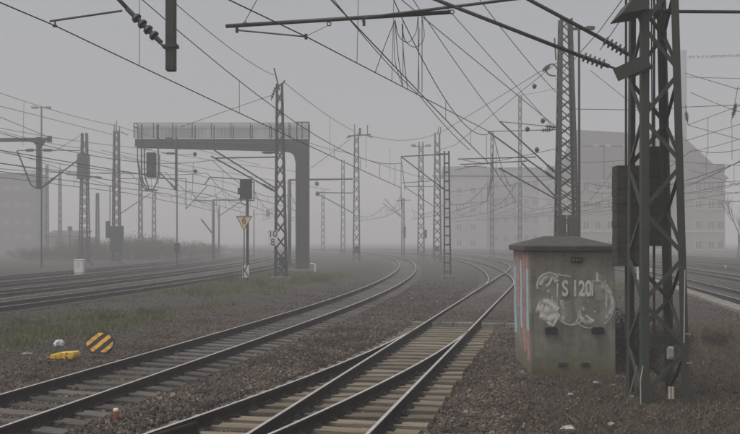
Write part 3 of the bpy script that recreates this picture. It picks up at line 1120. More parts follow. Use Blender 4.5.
for px in (551.0, 597.5):
    p = wp(px, 330.5)
    mb = MB()
    mb.bbox((p.x, CB_Y - .03, p.z), (.25, .09, .115), .012)
    mb.beam((p.x - .10, CB_Y - .03, p.z + .055), (p.x + .10, CB_Y - .03, p.z + .055), .10, .03)
    part("lifting_lug", mb, M['dark'], cab)
for px in (562.5, 585.0):
    p = wp(px, 364.0)
    v = part("vent", MB().bbox((p.x, CB_Y - .012, p.z), (.20, .03, .085), .006), M['foundation'], cab)
    mb = MB()
    for i in range(3):
        mb.box((p.x, CB_Y - .031, p.z - .025 + i * .025), (.15, .012, .010))
    part("grille", mb, M['dark'], v)
p = wp(576.5, 259.8)
v = part("number_plate", MB().bbox((p.x, CB_Y - .012, p.z), (.24, .03, .11), .006), M['mast_brown'], cab)
mb = MB()
for i in range(3):
    mb.bbox((p.x - .07 + i * .07, CB_Y - .033, p.z), (.045, .016, .06), .004)
part("relief", mb, M['foundation'], v)
c0 = wp(576.8, 289.2)
lettering(cab, "S 120", (c0.x, CB_Y - .008, c0.z), .43, M['stencil'], "stencilled_number", .62, bold=.014)

def ribbon(strokes, plane='front'):
    """strokes: list of (points, width); the paint lies 4 mm proud of the wall"""
    vs_, fs, uvs = [], [], []
    k = 0
    for pts, w in strokes:
        k += 1
        pts = [Vector(p) for p in pts]
        n = len(pts)
        o = len(vs_)
        for i, p in enumerate(pts):
            d = (pts[min(i + 1, n - 1)] - pts[max(i - 1, 0)]).normalized()
            nrm = Vector((0, -1, 0)) if plane == 'front' else Vector((-1, 0, 0))
            s = d.cross(nrm).normalized()
            q = p + nrm * (.0012 * (k % 9))
            vs_ += [q - s * w / 2, q + s * w / 2]
            uvs += [(i / max(1, n - 1), 0), (i / max(1, n - 1), 1)]
        for i in range(n - 1):
            fs.append((o + 2 * i, o + 2 * i + 1, o + 2 * i + 3, o + 2 * i + 2))
    me = bpy.data.meshes.new("graffiti")
    me.from_pydata([tuple(v) for v in vs_], [], fs)
    uv = me.uv_layers.new(name="UVMap")
    for lp in me.loops:
        uv.data[lp.index].uv = uvs[lp.vertex_index]
    return me

def arc(cxp, cyp, rx, ry, a0, a1, n=26):
    out = []
    for i in range(n + 1):
        a = math.radians(a0 + (a1 - a0) * i / n)
        p = wp(cxp + rx * math.cos(a), cyp - ry * math.sin(a))
        out.append(Vector((p.x, CB_Y - .004, p.z)))
    return out
def stroke(*pp):
    out = []
    for i in range(len(pp) - 1):
        for t in np.linspace(0, 1, 7)[:-1] if i < len(pp) - 2 else np.linspace(0, 1, 7):
            p = wp(pp[i][0] + (pp[i + 1][0] - pp[i][0]) * t, pp[i][1] + (pp[i + 1][1] - pp[i][1]) * t)
            out.append(Vector((p.x, CB_Y - .004, p.z)))
    return out
def paint(name, strokes, mat, plane='front'):
    me = ribbon(strokes, plane)
    me.materials.append(mat)
    o = link(name, me, cab)
    o.location = -cab.location
    return o
paint("graffiti", [(arc(594, 304, 20, 23, -60, 70), .05), (arc(595, 304, 20, 23, 70, 115), .035), (arc(595, 306, 19, 21, 165, 215), .03), (arc(570, 315, 9, 9, -170, 20), .03),
                   (arc(549, 285, 12, 12, 40, 200), .06), (stroke((547, 272), (560, 275), (571, 276.5)), .035), (arc(590, 318, 14, 10, 190, 300), .03), (arc(599, 303, 13, 17, -60, 80), .10), (arc(588, 310, 9, 12, 180, 300), .12), (arc(549, 287, 9, 10, 30, 170), .14), (stroke((561, 300), (563, 320)), .14), (stroke((605, 280), (605.5, 310)), .05), (arc(571, 312, 14, 13, -150, -20), .04)], M['spray_thin'])
paint("graffiti", [(stroke((557.5, 283), (557, 300), (556, 320), (552, 328)), .045), (stroke((552, 296), (552, 312), (549, 326)), .04),
                   (stroke((537, 306), (545, 309), (556, 306)), .30), (stroke((540, 314), (548, 318), (559, 315)), .22), (stroke((543, 300), (552, 303)), .12), (stroke((547, 322), (553, 325), (559, 314)), .09),
                   (stroke((546, 286), (549, 284), (552, 278)), .06), (stroke((597, 272), (597, 282)), .06), (stroke((597, 281), (600, 281)), .07),
                   (stroke((588, 301), (588.5, 301)), .12), (stroke((582, 309), (584, 308)), .12), (stroke((586, 315), (590, 319), (594, 321)), .07),
                   (stroke((547, 292), (549, 290)), .05), (stroke((607, 284), (606.5, 308)), .025), (stroke((594, 311), (595, 312)), .05),
                   (stroke((592, 283), (592, 296)), .05), (stroke((546, 300), (558, 310)), .16)], M['spray_white'])
paint("graffiti", [(stroke((540, 300), (550, 312), (560, 318)), .40), (stroke((545, 284), (556, 296), (556, 316)), .30), (arc(594, 304, 14, 16, -80, 200), .30), (stroke((565, 302), (568, 322)), .26), (stroke((598, 274), (600, 300)), .22)], M['spray_smear'])
def side(y_t, z0, z1, sway=0.0, n=10):
    out = []
    for i in range(n + 1):
        t = i / n
        z = z0 + (z1 - z0) * t
        yy = CB_Y + CB_D * y_t + sway * math.sin(t * 6)
        xx = cx0 + HX * y_t - .05 * max(0, z) / wall_h
        out.append(Vector((xx - .006, yy, z)))
    return out
paint("graffiti", [(side(.12, .70, 2.1, .03), .50), (side(.50, .80, 2.25, .04), .42), (side(.88, .60, 2.1, .03), .60)], M['spray_blue'], 'side')
paint("graffiti", [(side(.32, .35, 2.40, .05), .50), (side(.68, 1.2, 2.4, .04), .50), (side(.12, .22, .85), .55), (side(.10, 2.1, 2.42), .55)], M['spray_pink'], 'side')
paint("graffiti", [(side(.40, .9, 1.9, .03), .40), (side(.80, 1.0, 2.3, .02), .40)], M['spray_mauve'], 'side')

# ------------------------------------------------------------------ insulators and masts
def insulator(mb, p0, p1, r=.075, sheds=5, core=.03, n=10, mat=0):
    p0, p1 = Vector(p0), Vector(p1)
    L = (p1 - p0).length
    prof = [(0, core), (L * .12, core)]
    for i in range(sheds):
        a = L * (.16 + .68 * i / sheds)
        st = L * .68 / sheds
        prof += [(a, core), (a + st * .15, r), (a + st * .45, r * .92), (a + st * .6, core)]
    prof += [(L * .9, core), (L, core)]
    mb.lathe(p0, p1 - p0, prof, n, mat)

def lattice(root, x, y, H, wb, wt, leg, mat, step, brace, individual=False, pattern='X', z0=0.0, dx=0.0, db=None, dt=None):
    """four-legged lattice mast; returns corner(i, z)"""
    db = wb if db is None else db
    dt = wt if dt is None else dt
    sg = [(-1, -1), (1, -1), (1, 1), (-1, 1)]
    def corner(i, z):
        t = (z - z0) / H
        return Vector((x + dx * t + sg[i][0] * (wb + (wt - wb) * t) / 2, y + sg[i][1] * (db + (dt - db) * t) / 2, z))
    for i in range(4):
        mb = MB()
        a, b_ = corner(i, z0 - .1), corner(i, z0 + H)
        sx_, sy_ = sg[i]
        th = leg * .16
        # an angle iron: two flanges
        mb.beam(a - Vector((sx_ * (leg / 2 - th / 2), 0, 0)) + Vector((0, 0, 0)), b_ - Vector((sx_ * (leg / 2 - th / 2), 0, 0)), leg, th, (0, 1, 0))
        mb.beam(a - Vector((0, sy_ * (leg / 2 + th * .6), 0)), b_ - Vector((0, sy_ * (leg / 2 + th * .6), 0)), th, leg, (0, 1, 0))
        part("leg", mb, mat, root)
    faces = [(0, 1), (1, 2), (2, 3), (3, 0)]
    allb = MB()
    nz = int(H / step)
    for fi, (i, j) in enumerate(faces):
        nrm = [Vector((0, -1, 0)), Vector((1, 0, 0)), Vector((0, 1, 0)), Vector((-1, 0, 0))][fi]
        for k in range(nz):
            za, zb_ = z0 + .12 + k * step, z0 + .12 + (k + 1) * step
            pairs = []
            if pattern == 'X':
                pairs = [(corner(i, za), corner(j, zb_)), (corner(j, za), corner(i, zb_))]
            elif pattern == 'Z':
                a_, b_ = (i, j) if (k + fi) % 2 == 0 else (j, i)
                pairs = [(corner(a_, za), corner(b_, zb_))]
            elif pattern == 'L':
                pairs = [(corner(i, za), corner(j, za))]
            for q, (p0, p1) in enumerate(pairs):
                d = (p1 - p0).normalized() * leg * .3
                off = nrm * (.004 + .012 * q)
                t = MB() if individual else allb
                t.beam(p0 + d + off, p1 - d + off, brace, brace * .25, nrm)
                if individual:
                    t.beam(p0 + d + off - nrm * brace * .3, p1 - d + off - nrm * brace * .3, brace * .2, brace * .6, nrm)
                    part("brace", t, mat, root)
    if not individual:
        o = part("lattice", allb, mat, root)
        o["kind"] = "stuff"
    return corner

def foundation(root, x, y, w, h=.25, d=None):
    d = w if d is None else d
    part("foundation", MB().bbox((x, y, h / 2 - .15), (w, d, h + .3), .03), M['foundation'], root)

# --- the big green mast in the right foreground
MX, MY = 4.885, 16.15
big = thing("catenary_mast", (MX, MY, 0), "large green lattice mast standing beside the concrete cabin", "catenary mast")
corner = lattice(big, MX, MY, 12.0, .78, .44, .125, M['mast_green'], .765, .068, True, 'Z', 0, -.13, .92, .68)
# concrete foot, half buried
foundation(big, MX, MY, 1.05, -.06, 1.1)
# node plates, bands
for z, w in ((6.95, .62),):
    a, b_ = corner(0, z), corner(1, z)
    part("gusset_plate", MB().box(((a.x + b_.x) / 2, a.y - .018, z), (abs(b_.x - a.x) + .03, .012, .12)), M['mast_green'], big)
# cantilever bracket and arms to the left
t_ = MB()
t_.beam(P(616, 75, 15.75), P(648, 60, 15.68), .22, .10, (0, -1, 0))
t_.beam(P(628, 78, 15.75), P(654, 66, 15.68), .05, .05)
part("arm_bracket", t_, M['mast_green'], big)
t_ = MB()
t_.prism([P(622, 13, 15.6), P(634, -3, 15.6), P(650, 3, 15.6), P(648, 9, 15.6)], (0, .8, 0))
part("top_bracket", t_, M['mast_green'], big)
arm1 = [P(614, 68, 15.8), P(576, 54, 15.9), P(440, 1, 16.3), P(376, -24, 16.5)]
arm2 = [P(633, 57, 15.8), P(598, 36.5, 15.9), P(530, 0, 16.05), P(478, -28, 16.2)]
for k, ar in enumerate((arm1, arm2)):
    m1 = MB()
    m1.tube(ar[1:], .032, 10)
    a_ = part("cantilever_tube", m1, M['tube_steel'], big, smooth=True)
    m2 = MB()
    insulator(m2, ar[0] + (ar[1] - ar[0]) * .12, ar[1], .085, 5, .034)
    m2.tube([ar[0] + (ar[0] - ar[1]) * .25, ar[0] + (ar[1] - ar[0]) * .2], .02, 6)
    part("insulator", m2, M['insulator'], big)
T1 = [P(226, 26, 17.0), P(450, 12, 16.35)]
T2 = [P(363, 18, 16.55), P(505, 0, 16.12), P(527, -2.5, 16.06)]
part("registration_tube", MB().tube(T1, .036, 10), M['tube_steel'], big, smooth=True)
part("registration_tube", MB().tube(T2, .026, 10), M['tube_steel'], big, smooth=True)
def steady(root, pts, r=.014, drop=None):
    mb = MB()
    mb.tube(pts, r, 6)
    for q in (pts[0], pts[-1]):
        mb.box(q, (.05, .05, .09))
    if drop:
        mb.tube([drop, pts[0]], .02, 6)
    part("steady_arm", mb, M['tube_steel'], root)
steady(big, [P(237, 30, 16.95), P(306, 36.5, 16.5)], .016, P(237, 25, 16.96))
steady(big, [P(363.5, 19, 16.55), P(364, 23, 16.5)], .012)
mb = MB()
for px, py, y in ((245, 22, 16.9), (329, 22, 16.7), (452, 10, 16.35)):
    p = P(px, py, y)
    pts = [p + Vector((.035 * math.cos(a), 0, .035 * math.sin(a) - .03)) for a in np.linspace(0, 6.28, 11)]
    mb.tube(pts, .010, 5)
part("hanger_ring", mb, M['tube_steel'], big)
mb = MB()
mb.tube([P(245, 21, 16.9), P(258, -2, 16.8), P(266, -18, 16.75)], .007, 5)
mb.tube([P(306, 36, 16.5), P(329, 25, 16.7)], .005, 5)
part("stay_wire", mb, M['wire'], big)
# current jumpers hanging over the foreground tracks
mb = MB()
def curve(pp, y0, y1, n=8):
    out = []
    k = len(pp)
    for i in range(k - 1):
        p0, p1, p2, p3 = pp[max(i - 1, 0)], pp[i], pp[i + 1], pp[min(i + 2, k - 1)]
        for t in np.linspace(0, 1, n, endpoint=(i == k - 2)):
            q = [.5 * (2 * p1[c] + (p2[c] - p0[c]) * t + (2 * p0[c] - 5 * p1[c] + 4 * p2[c] - p3[c]) * t * t + (-p0[c] + 3 * p1[c] - 3 * p2[c] + p3[c]) * t ** 3) for c in (0, 1)]
            f = (i + t) / (k - 1)
            out.append(P(q[0], q[1], y0 + (y1 - y0) * f))
    return out
JUMP = [[(395, 20), (398, 55), (403, 87)], [(402, 24), (404, 60), (408, 90)], [(418, 14), (418.5, 55), (419, 90)], [(422, 17), (422, 55), (422, 92)],
        [(402, 24), (405, 40), (415, 47), (424, 38), (422, 17)], [(395, 20), (399, 36), (408, 42), (416, 32), (418, 14)], [(395, 20), (385, 45), (375, 73)], [(403, 87), (395, 60), (394, 22)]]
for j in JUMP:
    mb.tube(curve(j, 16.5, 18.2), .007, 5)
part("jumper_cable", mb, M['wire'], big)
# small fittings at the foot
p = P(670.3, 353, 15.6)
bx_ = part("junction_box", MB().bbox(p, (.10, .09, .21), .012), M['grey_box'], big)
part("lid", MB().bbox(p + Vector((0, -.05, .01)), (.085, .015, .15), .005), M['grey_box'], bx_)
part("box_cable", MB().tube([P(668, 342, 15.6), P(667, 348, 15.6)], .012, 6), M['dark'], big)
for px in (669.6, 672.8):
    part("cable_tube", MB().tube([P(px, 387, 15.65), P(px, 399, 15.65)], .024, 8), M['pale_tube'], big)
part("crossbar", MB().beam(P(640, 339, 16.2), P(684, 340, 16.2), .14, .02, (0, -1, 0)), M['mast_green'], big)
part("cable", MB().tube([P(685, 270, 15.6), P(684.5, 300, 15.6), P(684, 343, 15.6)], .010, 6), M['pale_tube'], big)
part("earth_cable", MB().tube([P(643, 366, 15.6), P(640.5, 380, 15.58), P(640.8, 404, 15.55)], .009, 6), M['pale_tube'], big)
part("tag_plate", MB().box(P(637.8, 273, 15.75), (.028, .008, .21)), M['white_paint'], big)
for px, py in ((689, 363), (688, 334)):
    part("number_tag", MB().box(P(px, py, 15.62), (.09, .006, .03)), M['grey_box'], big)
mb = MB()
insulator(mb, P(649, 11.5, 15.9), P(672, 11.5, 15.9), .13, 1, .05, 12)
part("tension_insulator", mb, M['insulator'], big)
for px in (651.5, 654):
    part("tension_rope", MB().tube([P(px, -30, 16.4), P(px, 40, 16.4), P(px + .8, 146, 16.4)], .011, 6), M['wire'], big)
# thin guy struts at the left foot
part("guy_strut", MB().beam(P(637, 366, 15.62), P(627, 405, 15.45), .03, .012), M['mast_green'], big)

# --- counterweight stacks
def weights(px0, px1, py0, py1, Y, n, label, depth, rod_to=None, group="stacks of concrete tension weights", rod_up=None):
    a, b_ = P(px0, py1, Y), P(px1, py0, Y)
    w, h = b_.x - a.x, b_.z - a.z
    r = thing("tension_weight", ((a.x + b_.x) / 2, Y, a.z), label, "counterweight", group)
    cxw = (a.x + b_.x) / 2
    st = h / n
    me = None
    for i in range(n):
        if me is None:
            me = MB().bbox((0, 0, 0), (w, depth, st * .99), min(.010, st * .06)).mesh("weight_block", [M['concrete_weight']])
        o = link("weight_block", me, r)
        o.location = (random.uniform(-.005, .005), random.uniform(-.01, .01), st * (i + .5))
        o.rotation_euler = (0, 0, random.uniform(-.012, .012))
    zlo = a.z - .15 if rod_to is None else rod_to
    zhi = b_.z + .3 if rod_up is None else rod_up
    part("rod", MB().tube([(cxw, Y, zlo), (cxw, Y, zhi)], .022, 6), M['mast_brown'], r)
    return r
weights(614.5, 637.5, 166, 266, 17.2, 13, "stack of brown concrete weights left of the green mast, lower end beside the cabin roof", .36, .9, rod_up=8.2)
weights(645, 663, 147, 246, 17.0, 13, "stack of brown concrete weights hanging behind the green mast's legs", .34, .95, rod_up=8.2)

# --- the hanging drop post at upper left and the beam it hangs from
dp = thing("drop_post", (P(171, 71, 15.3).x, 15.3, 9.0), "green hanging post with ribbed insulator at the top left edge", "drop post")
xp = P(171, 71, 15.3).x
part("post", MB().bbox((xp, 15.3, (P(0, 71, 15.3).z + 9.2) / 2), (.155, .155, 9.2 - P(0, 71, 15.3).z), .012), M['mast_green'], dp)
part("crossbeam", MB().beam((-9.5, 16.4, 9.3), (MX - .1, 15.9, 9.3), .3, .3), M['mast_green'], dp)
mb = MB()
mb.beam(P(164, 47, 15.3), P(178, 46, 15.3), .20, .05)
mb.tube([P(164, 48, 15.25), P(160, 42, 15.28)], .018, 6)
part("clamp", mb, M['mast_green'], dp)
mb = MB()
insulator(mb, P(161, 42.5, 15.3), P(127, 8.5, 15.45), .085, 4, .04, 12)
part("insulator", mb, M['insulator'], dp)
part("cantilever_tube", MB().tube([P(128, 9, 15.45), P(112, -8, 15.5), P(60, -60, 15.8)], .034, 10), M['tube_steel'], dp, smooth=True)
mb = MB()
mb.tube([P(122, 10.5, 15.46), P(50, 21, 15.7)], .018, 8)
mb.tube([P(55, 21, 15.68), P(55, 26, 15.66)], .014, 6)
mb.box(P(55, 26, 15.66), (.07, .05, .03))
part("steady_arm", mb, M['tube_steel'], dp)

# ------------------------------------------------------------------ the mid-distance masts
def px_w(w, Y):
    return w / F * Y
def mast(px, Y, top, wb, wt, label, pattern='X', mat='mast_grey', step=.9, leg=.09, brace=.05, fnd=True, name="catenary_mast", cat="catenary mast", dx_px=0.0):
    x = (px - CX) / F * Y
    H = CH + (YH - top) / F * Y
    r = thing(name, (x, Y, 0), label, cat, "lattice masts in the fog")
    lattice(r, x, Y, H, px_w(wb, Y), px_w(wt, Y), leg, M[mat], step, brace, False, pattern, 0, dx_px / F * Y)
    if fnd:
        foundation(r, x, Y, px_w(wb, Y) + .5, .22)
    return r
def tubes(root, name, segs, r, mat='tube_steel'):
    for s in segs:
        part(name, MB().tube(s, r, 6), M[mat], root)
def disc(root, px, py, Y, r=.14):
    p = P(px, py, Y)
    part("insulator", MB().lathe(p - Vector((r * .8, 0, 0)), (1, 0, .15), [(0, r * .25), (r * .3, r * .8), (r * .7, r), (r * 1.1, r * .85), (r * 1.6, r * .25)], 10), M['insulator'], root, smooth=True)

# mast with the hectometre board
Y = 62.6
m280 = mast(281, Y, 84, 12.5, 6.5, "tall lattice mast in front of the signal bridge, carrying the kilometre board", 'X', 'mast_brown', .95, .13, .06, dx_px=-1.5)
mb = MB()
mb.tube([P(279.5, 90, Y), P(274, 68, Y)], .05, 6)
mb.beam(P(276, 88, Y), P(284, 82, Y), .08, .08)
part("mast_top", mb, M['mast_brown'], m280)
mb = MB()
insulator(mb, P(271, 100, Y), P(277, 84, Y), .12, 4, .04, 8)
insulator(mb, P(281, 86, Y), P(285, 80, Y), .10, 3, .04, 8)
part("insulator", mb, M['insulator'], m280)
tubes(m280, "cantilever_tube", [[P(276, 192, Y), P(211, 156, Y - 1)], [P(275, 188, Y), P(214, 150, Y - 1)], [P(275, 157, Y), P(216, 158, Y - 1)]], .05)
mb = MB()
insulator(mb, P(262, 184, Y), P(275, 191, Y), .12, 5, .06, 8)
insulator(mb, P(262, 152.5, Y), P(275, 152.5, Y), .12, 5, .06, 8)
part("insulator", mb, M['insulator'], m280)
tubes(m280, "registration_tube", [[P(210, 177, Y - 1), P(252, 180, Y)], [P(210, 177, Y - 1), P(205, 184, Y - 1)]], .035)
bd = part("kilometre_board", MB().bbox(P(272.8, 238, Y - .6), (px_w(10, Y), .05, px_w(15, Y)), .02), M['white_paint'], m280)
pp = P(272.8, 234.2, Y - .63)
lettering(bd, "10", (pp.x, pp.y, pp.z), .62, M['black_paint'], "number", .95, depth=.006)
pp = P(272.8, 242.2, Y - .63)
lettering(bd, "8", (pp.x, pp.y, pp.z), .62, M['black_paint'], "number", .95, depth=.006)
part("switch_box", MB().bbox(P(283, 261, Y - .5), (.5, .3, .6), .03), M['dark'], m280)

Y = 108
m357 = mast(356.5, Y, 133, 7.2, 4.6, "tall lattice mast with a crossbar top standing at the left curve", 'X', 'mast_grey', 1.1, .13, .07)
mb = MB()
mb.beam(P(348, 136, Y), P(371, 134.5, Y), .12, .14)
mb.tube([P(354.5, 124, Y), P(355, 136, Y)], .06, 6)
mb.tube([P(367.5, 125, Y), P(367.5, 135, Y)], .06, 6)
mb.beam(P(360, 128, Y), P(360, 135, Y), .25, .25)
part("crossbar", mb, M['mast_grey'], m357)
mb = MB()
insulator(mb, P(366, 135, Y), P(373, 137.5, Y), .14, 4, .05, 8)
insulator(mb, P(346.5, 137.5, Y), P(352, 136, Y), .14, 4, .05, 8)
part("insulator", mb, M['insulator'], m357)
tubes(m357, "cantilever_tube", [[P(353, 213, Y), P(318, 194, Y)], [P(353, 193, Y), P(318, 192.5, Y)], [P(306, 179, Y), P(353, 179, Y)]], .06)
disc(m357, 317, 184, Y, .3); disc(m357, 317.5, 194, Y, .3)
part("switch_box", MB().bbox(P(357, 250, Y - .5), (.6, .4, .8), .03), M['dark'], m357)

mast(343, 150, 160, 4.5, 3, "faint thin lattice mast left of the crossbar mast, deep in the fog", 'X', 'mast_grey', 1.2, .12, .06)
Y = 120
m421 = mast(421, Y, 142, 7, 4.6, "lattice light mast with two lamp arms near its head", 'X', 'mast_grey', 1.2, .13, .07, name="light_mast", cat="light mast")
mb = MB()
mb.beam(P(412, 146.5, Y), P(431, 146, Y), .1, .1)
part("lamp_arm", mb, M['mast_grey'], m421)
for px in (413.5, 428.5):
    part("lamp_head", MB().bbox(P(px, 145.2, Y), (.65, .4, .22), .04), M['lamp_glass'], m421)
part("switch_box", MB().bbox(P(425.5, 234, Y - .4), (.35, .3, 1.1), .03), M['mast_grey'], m421)
Y = 110
m437 = mast(437.3, Y, 133, 8.6, 5.2, "lattice mast with a pointed head on a concrete block, right of the light mast", 'X', 'mast_grey', 1.0, .14, .07)
mb = MB()
mb.tube([P(437.5, 134, Y), P(439, 126, Y)], .08, 6, r1=.03)
mb.tube([P(440.5, 134, Y), P(440.5, 127, Y)], .06, 6)
part("mast_top", mb, M['mast_grey'], m437)
tubes(m437, "cantilever_tube", [[P(433, 206, Y), P(405, 187, Y)], [P(433, 186.5, Y), P(405, 186.5, Y)], [P(432, 176, Y), P(560, 176.5, Y + 6)]], .05)
part("switch_box", MB().bbox(P(437, 249, Y - .55), (.5, .3, .6), .03), M['dark'], m437)
Y = 128
m403 = mast(403, Y, 198, 3.4, 2.8, "short mast with two angled arms where the left curve disappears", 'L', 'mast_brown', .9, .14, .06)
tubes(m403, "cantilever_tube", [[P(401, 217, Y), P(383, 203, Y)], [P(401, 216, Y), P(385, 199, Y)], [P(396, 200.5, Y), P(411, 200, Y)]], .05)
part("switch_box", MB().bbox(P(404.5, 232, Y - .3), (.35, .3, 1.5), .03), M['mast_grey'], m403)

# flat ladder-like mast in front of them
Y = 65
x447, H447 = (447.5 - CX) / F * Y, CH + (YH - 151) / F * Y
m447 = thing("catenary_mast", (x447, Y, 0), "slim ladder-framed mast on a small footing between the two curves", "catenary mast", "lattice masts in the fog")
for s in (-1, 1):
    part("leg", MB().beam((x447 + s * .21, Y, 0), (x447 + s * .15 - .06, Y, H447), .10, .16, (0, 1, 0)), M['mast_brown'], m447)
for k in range(int(H447 / .62)):
    z = .45 + k * .62
    t = z / H447
    w = .42 - .12 * t
    part("rung", MB().box((x447 - .06 * t, Y, z), (w - .09, .10, .10)), M['mast_brown'], m447)
part("foundation", MB().bbox((x447, Y, .02), (.85, .85, .35), .03), M['foundation'], m447)
tubes(m447, "cantilever_tube", [[P(446, 191, Y), P(401, 156.5, Y + .5)], [P(446, 154, Y), P(401, 156.5, Y + .5)]], .045)
tubes(m447, "registration_tube", [[P(402, 183, Y + .5), P(430, 181, Y + .2)], [P(401, 157, Y + .5), P(405, 190, Y + .5)]], .025)
mb = MB()
insulator(mb, P(436, 154.4, Y), P(445, 154, Y), .09, 4, .04, 8)
insulator(mb, P(437, 184, Y + .1), P(445, 190, Y), .09, 4, .04, 8)
part("insulator", mb, M['insulator'], m447)

# the mast behind the cabin roof
Y = 45
x566 = (567 - CX) / F * Y
m566 = thing("catenary_mast", (x566, Y, 0), "tall lattice mast rising behind the cabin roof with many arms to the left", "catenary mast", "lattice masts in the fog")
H566 = CH + (YH - 20) / F * Y
lattice(m566, x566, Y, H566, 1.12, .56, .135, M['mast_green'], .62, .055, True, 'X', 0, -.08)
foundation(m566, x566, Y, 1.7, .2)
part("side_pole", MB().tube([P(579.5, 250, Y), P(579, 29, Y)], .055, 8), M['mast_green'], m566)
mb = MB()
mb.beam(P(568, 29, Y), P(590, 28, Y), .12, .12)
mb.bbox(P(590, 28, Y), (.42, .3, .16), .03)
part("lamp_arm", mb, M['mast_green'], m566)
tubes(m566, "cantilever_tube", [[P(556, 173, Y), P(500, 121.5, Y + 1)], [P(556, 180, Y), P(488, 131.5, Y + 1.2)], [P(556, 199, Y), P(499, 168, Y + 1)], [P(556, 197, Y), P(522, 163, Y + .7)]], .042)
tubes(m566, "top_tie", [[P(556, 127, Y), P(500, 121.5, Y + 1)], [P(556, 129.5, Y), P(488, 131.5, Y + 1.2)]], .022)
tubes(m566, "registration_tube", [[P(458, 159, Y + 1.5), P(536, 157, Y + .5)], [P(460, 164.5, Y + 1.5), P(527, 161, Y + .6)]], .030)
tubes(m566, "steady_arm", [[P(463, 160, Y + 1.4), P(488, 164, Y + 1.2)], [P(464, 166, Y + 1.4), P(487, 167, Y + 1.2)]], .016)
mb = MB()
insulator(mb, P(545, 126, Y), P(556, 127.5, Y), .10, 4, .035, 8)
insulator(mb, P(541, 130.3, Y), P(553, 129.8, Y), .10, 4, .035, 8)
insulator(mb, P(545, 171.5, Y), P(556, 180, Y), .10, 4, .04, 8)
insulator(mb, P(546, 164, Y), P(556, 173, Y), .10, 4, .04, 8)
part("insulator", mb, M['insulator'], m566)
for q in ((543, 121), (527.5, 129.5), (537, 150), (534.5, 86.5)):
    disc(m566, q[0], q[1], Y + .3, .135)
tubes(m566, "spring_arm", [curve([(558, 70), (553, 64), (546, 67), (548, 74), (556, 76)], Y, Y), [P(556, 60, Y), P(554.5, 38, Y)]], .035)
mb = MB()
insulator(mb, P(543, 71, Y), P(550, 65, Y), .12, 4, .05, 8)
part("insulator", mb, M['insulator'], m566)
weights(557.5, 565.5, 215, 262, Y - .9, 10, "left of two brown weight stacks on the mast behind the cabin roof", .36, 1.2)
weights(568, 577.5, 215, 262, Y - .9, 10, "right of two brown weight stacks on the mast behind the cabin roof", .36, 1.2)

# left-hand masts
Y = 100
m84 = mast(84.5, Y, 133, 9.5, 5.5, "dark lattice mast with a big box high up, left of the bushes", 'X', 'mast_brown', 1.0, .14, .07)
part("transformer_box", MB().bbox(P(83.5, 166.5, Y - .6), (px_w(10.5, Y), .9, px_w(25, Y)), .05), M['dark'], m84)
tubes(m84, "cantilever_tube", [[P(80, 158, Y), P(42, 188, Y - 6)]], .06)
tubes(m84, "arm", [[P(66, 174.5, Y), P(101, 177, Y)]], .05)
mb = MB()
insulator(mb, P(95, 177, Y), P(102, 178, Y), .14, 4, .05, 8)
part("insulator", mb, M['insulator'], m84)
Y = 104
m116 = mast(116.5, Y, 131, 8.0, 5.2, "lattice mast with three prongs on top beside the signal bridge", 'X', 'mast_brown', 1.0, .14, .07)
mb = MB()
for px, t in ((114.2, 124), (116.4, 120.5), (119.5, 126)):
    mb.tube([P(px, 134, Y), P(px, t, Y)], .08, 6, r1=.04)
mb.beam(P(121, 132, Y), P(128, 135, Y), .14, .10)
part("mast_top", mb, M['mast_brown'], m116)
part("transformer_box", MB().bbox(P(117, 239, Y - .6), (px_w(12, Y), .7, px_w(26, Y)), .05), M['dark'], m116)
part("signal_box", MB().bbox(P(108, 229.5, Y - .6), (px_w(4, Y), .4, px_w(17, Y)), .05), M['dark'], m116)
tubes(m116, "arm", [[P(110, 185, Y), P(110, 221, Y)], [P(110, 186, Y), P(116, 186, Y)], [P(120, 214, Y), P(151, 193, Y)], [P(120, 178.5, Y), P(186, 178.5, Y)], [P(186, 178.5, Y), P(186, 209, Y)], [P(186, 209, Y), P(207, 186, Y)]], .05)
mast(97.5, 125, 193, 3.6, 2.6, "short thin mast between the box mast and the pronged mast", 'L', 'mast_grey', .8, .13, .07)
mast(140.5, 140, 165, 4.2, 3.0, "faint lattice mast seen under the left end of the signal bridge", 'X', 'mast_grey', 1.2, .12, .07)
mast(154, 165, 190, 4.0, 3.0, "faintest lattice mast under the signal bridge, behind the bushes", 'X', 'mast_grey', 1.2, .12, .07)
mast(47, 150, 165, 3.2, 2.4, "faint lattice mast in front of the dark building at left", 'X', 'mast_grey', 1.2, .12, .07)
mast(60, 160, 170, 3.2, 2.4, "faint lattice mast just right of the dark building at left", 'X', 'mast_grey', 1.2, .12, .07)
mast(323, 175, 190, 3.6, 2.6, "very faint mast right of the signal bridge leg", 'X', 'mast_grey', 1.2, .12, .07)
mast(520, 135, 95, 3.6, 3.0, "faint tall pale mast left of the cabin mast's arms", 'X', 'mast_grey', 1.2, .10, .05)
mast(492, 140, 133, 3.6, 2.8, "faint mast standing before the pale building, right of the ladder mast", 'X', 'mast_grey', 1.2, .10, .05)

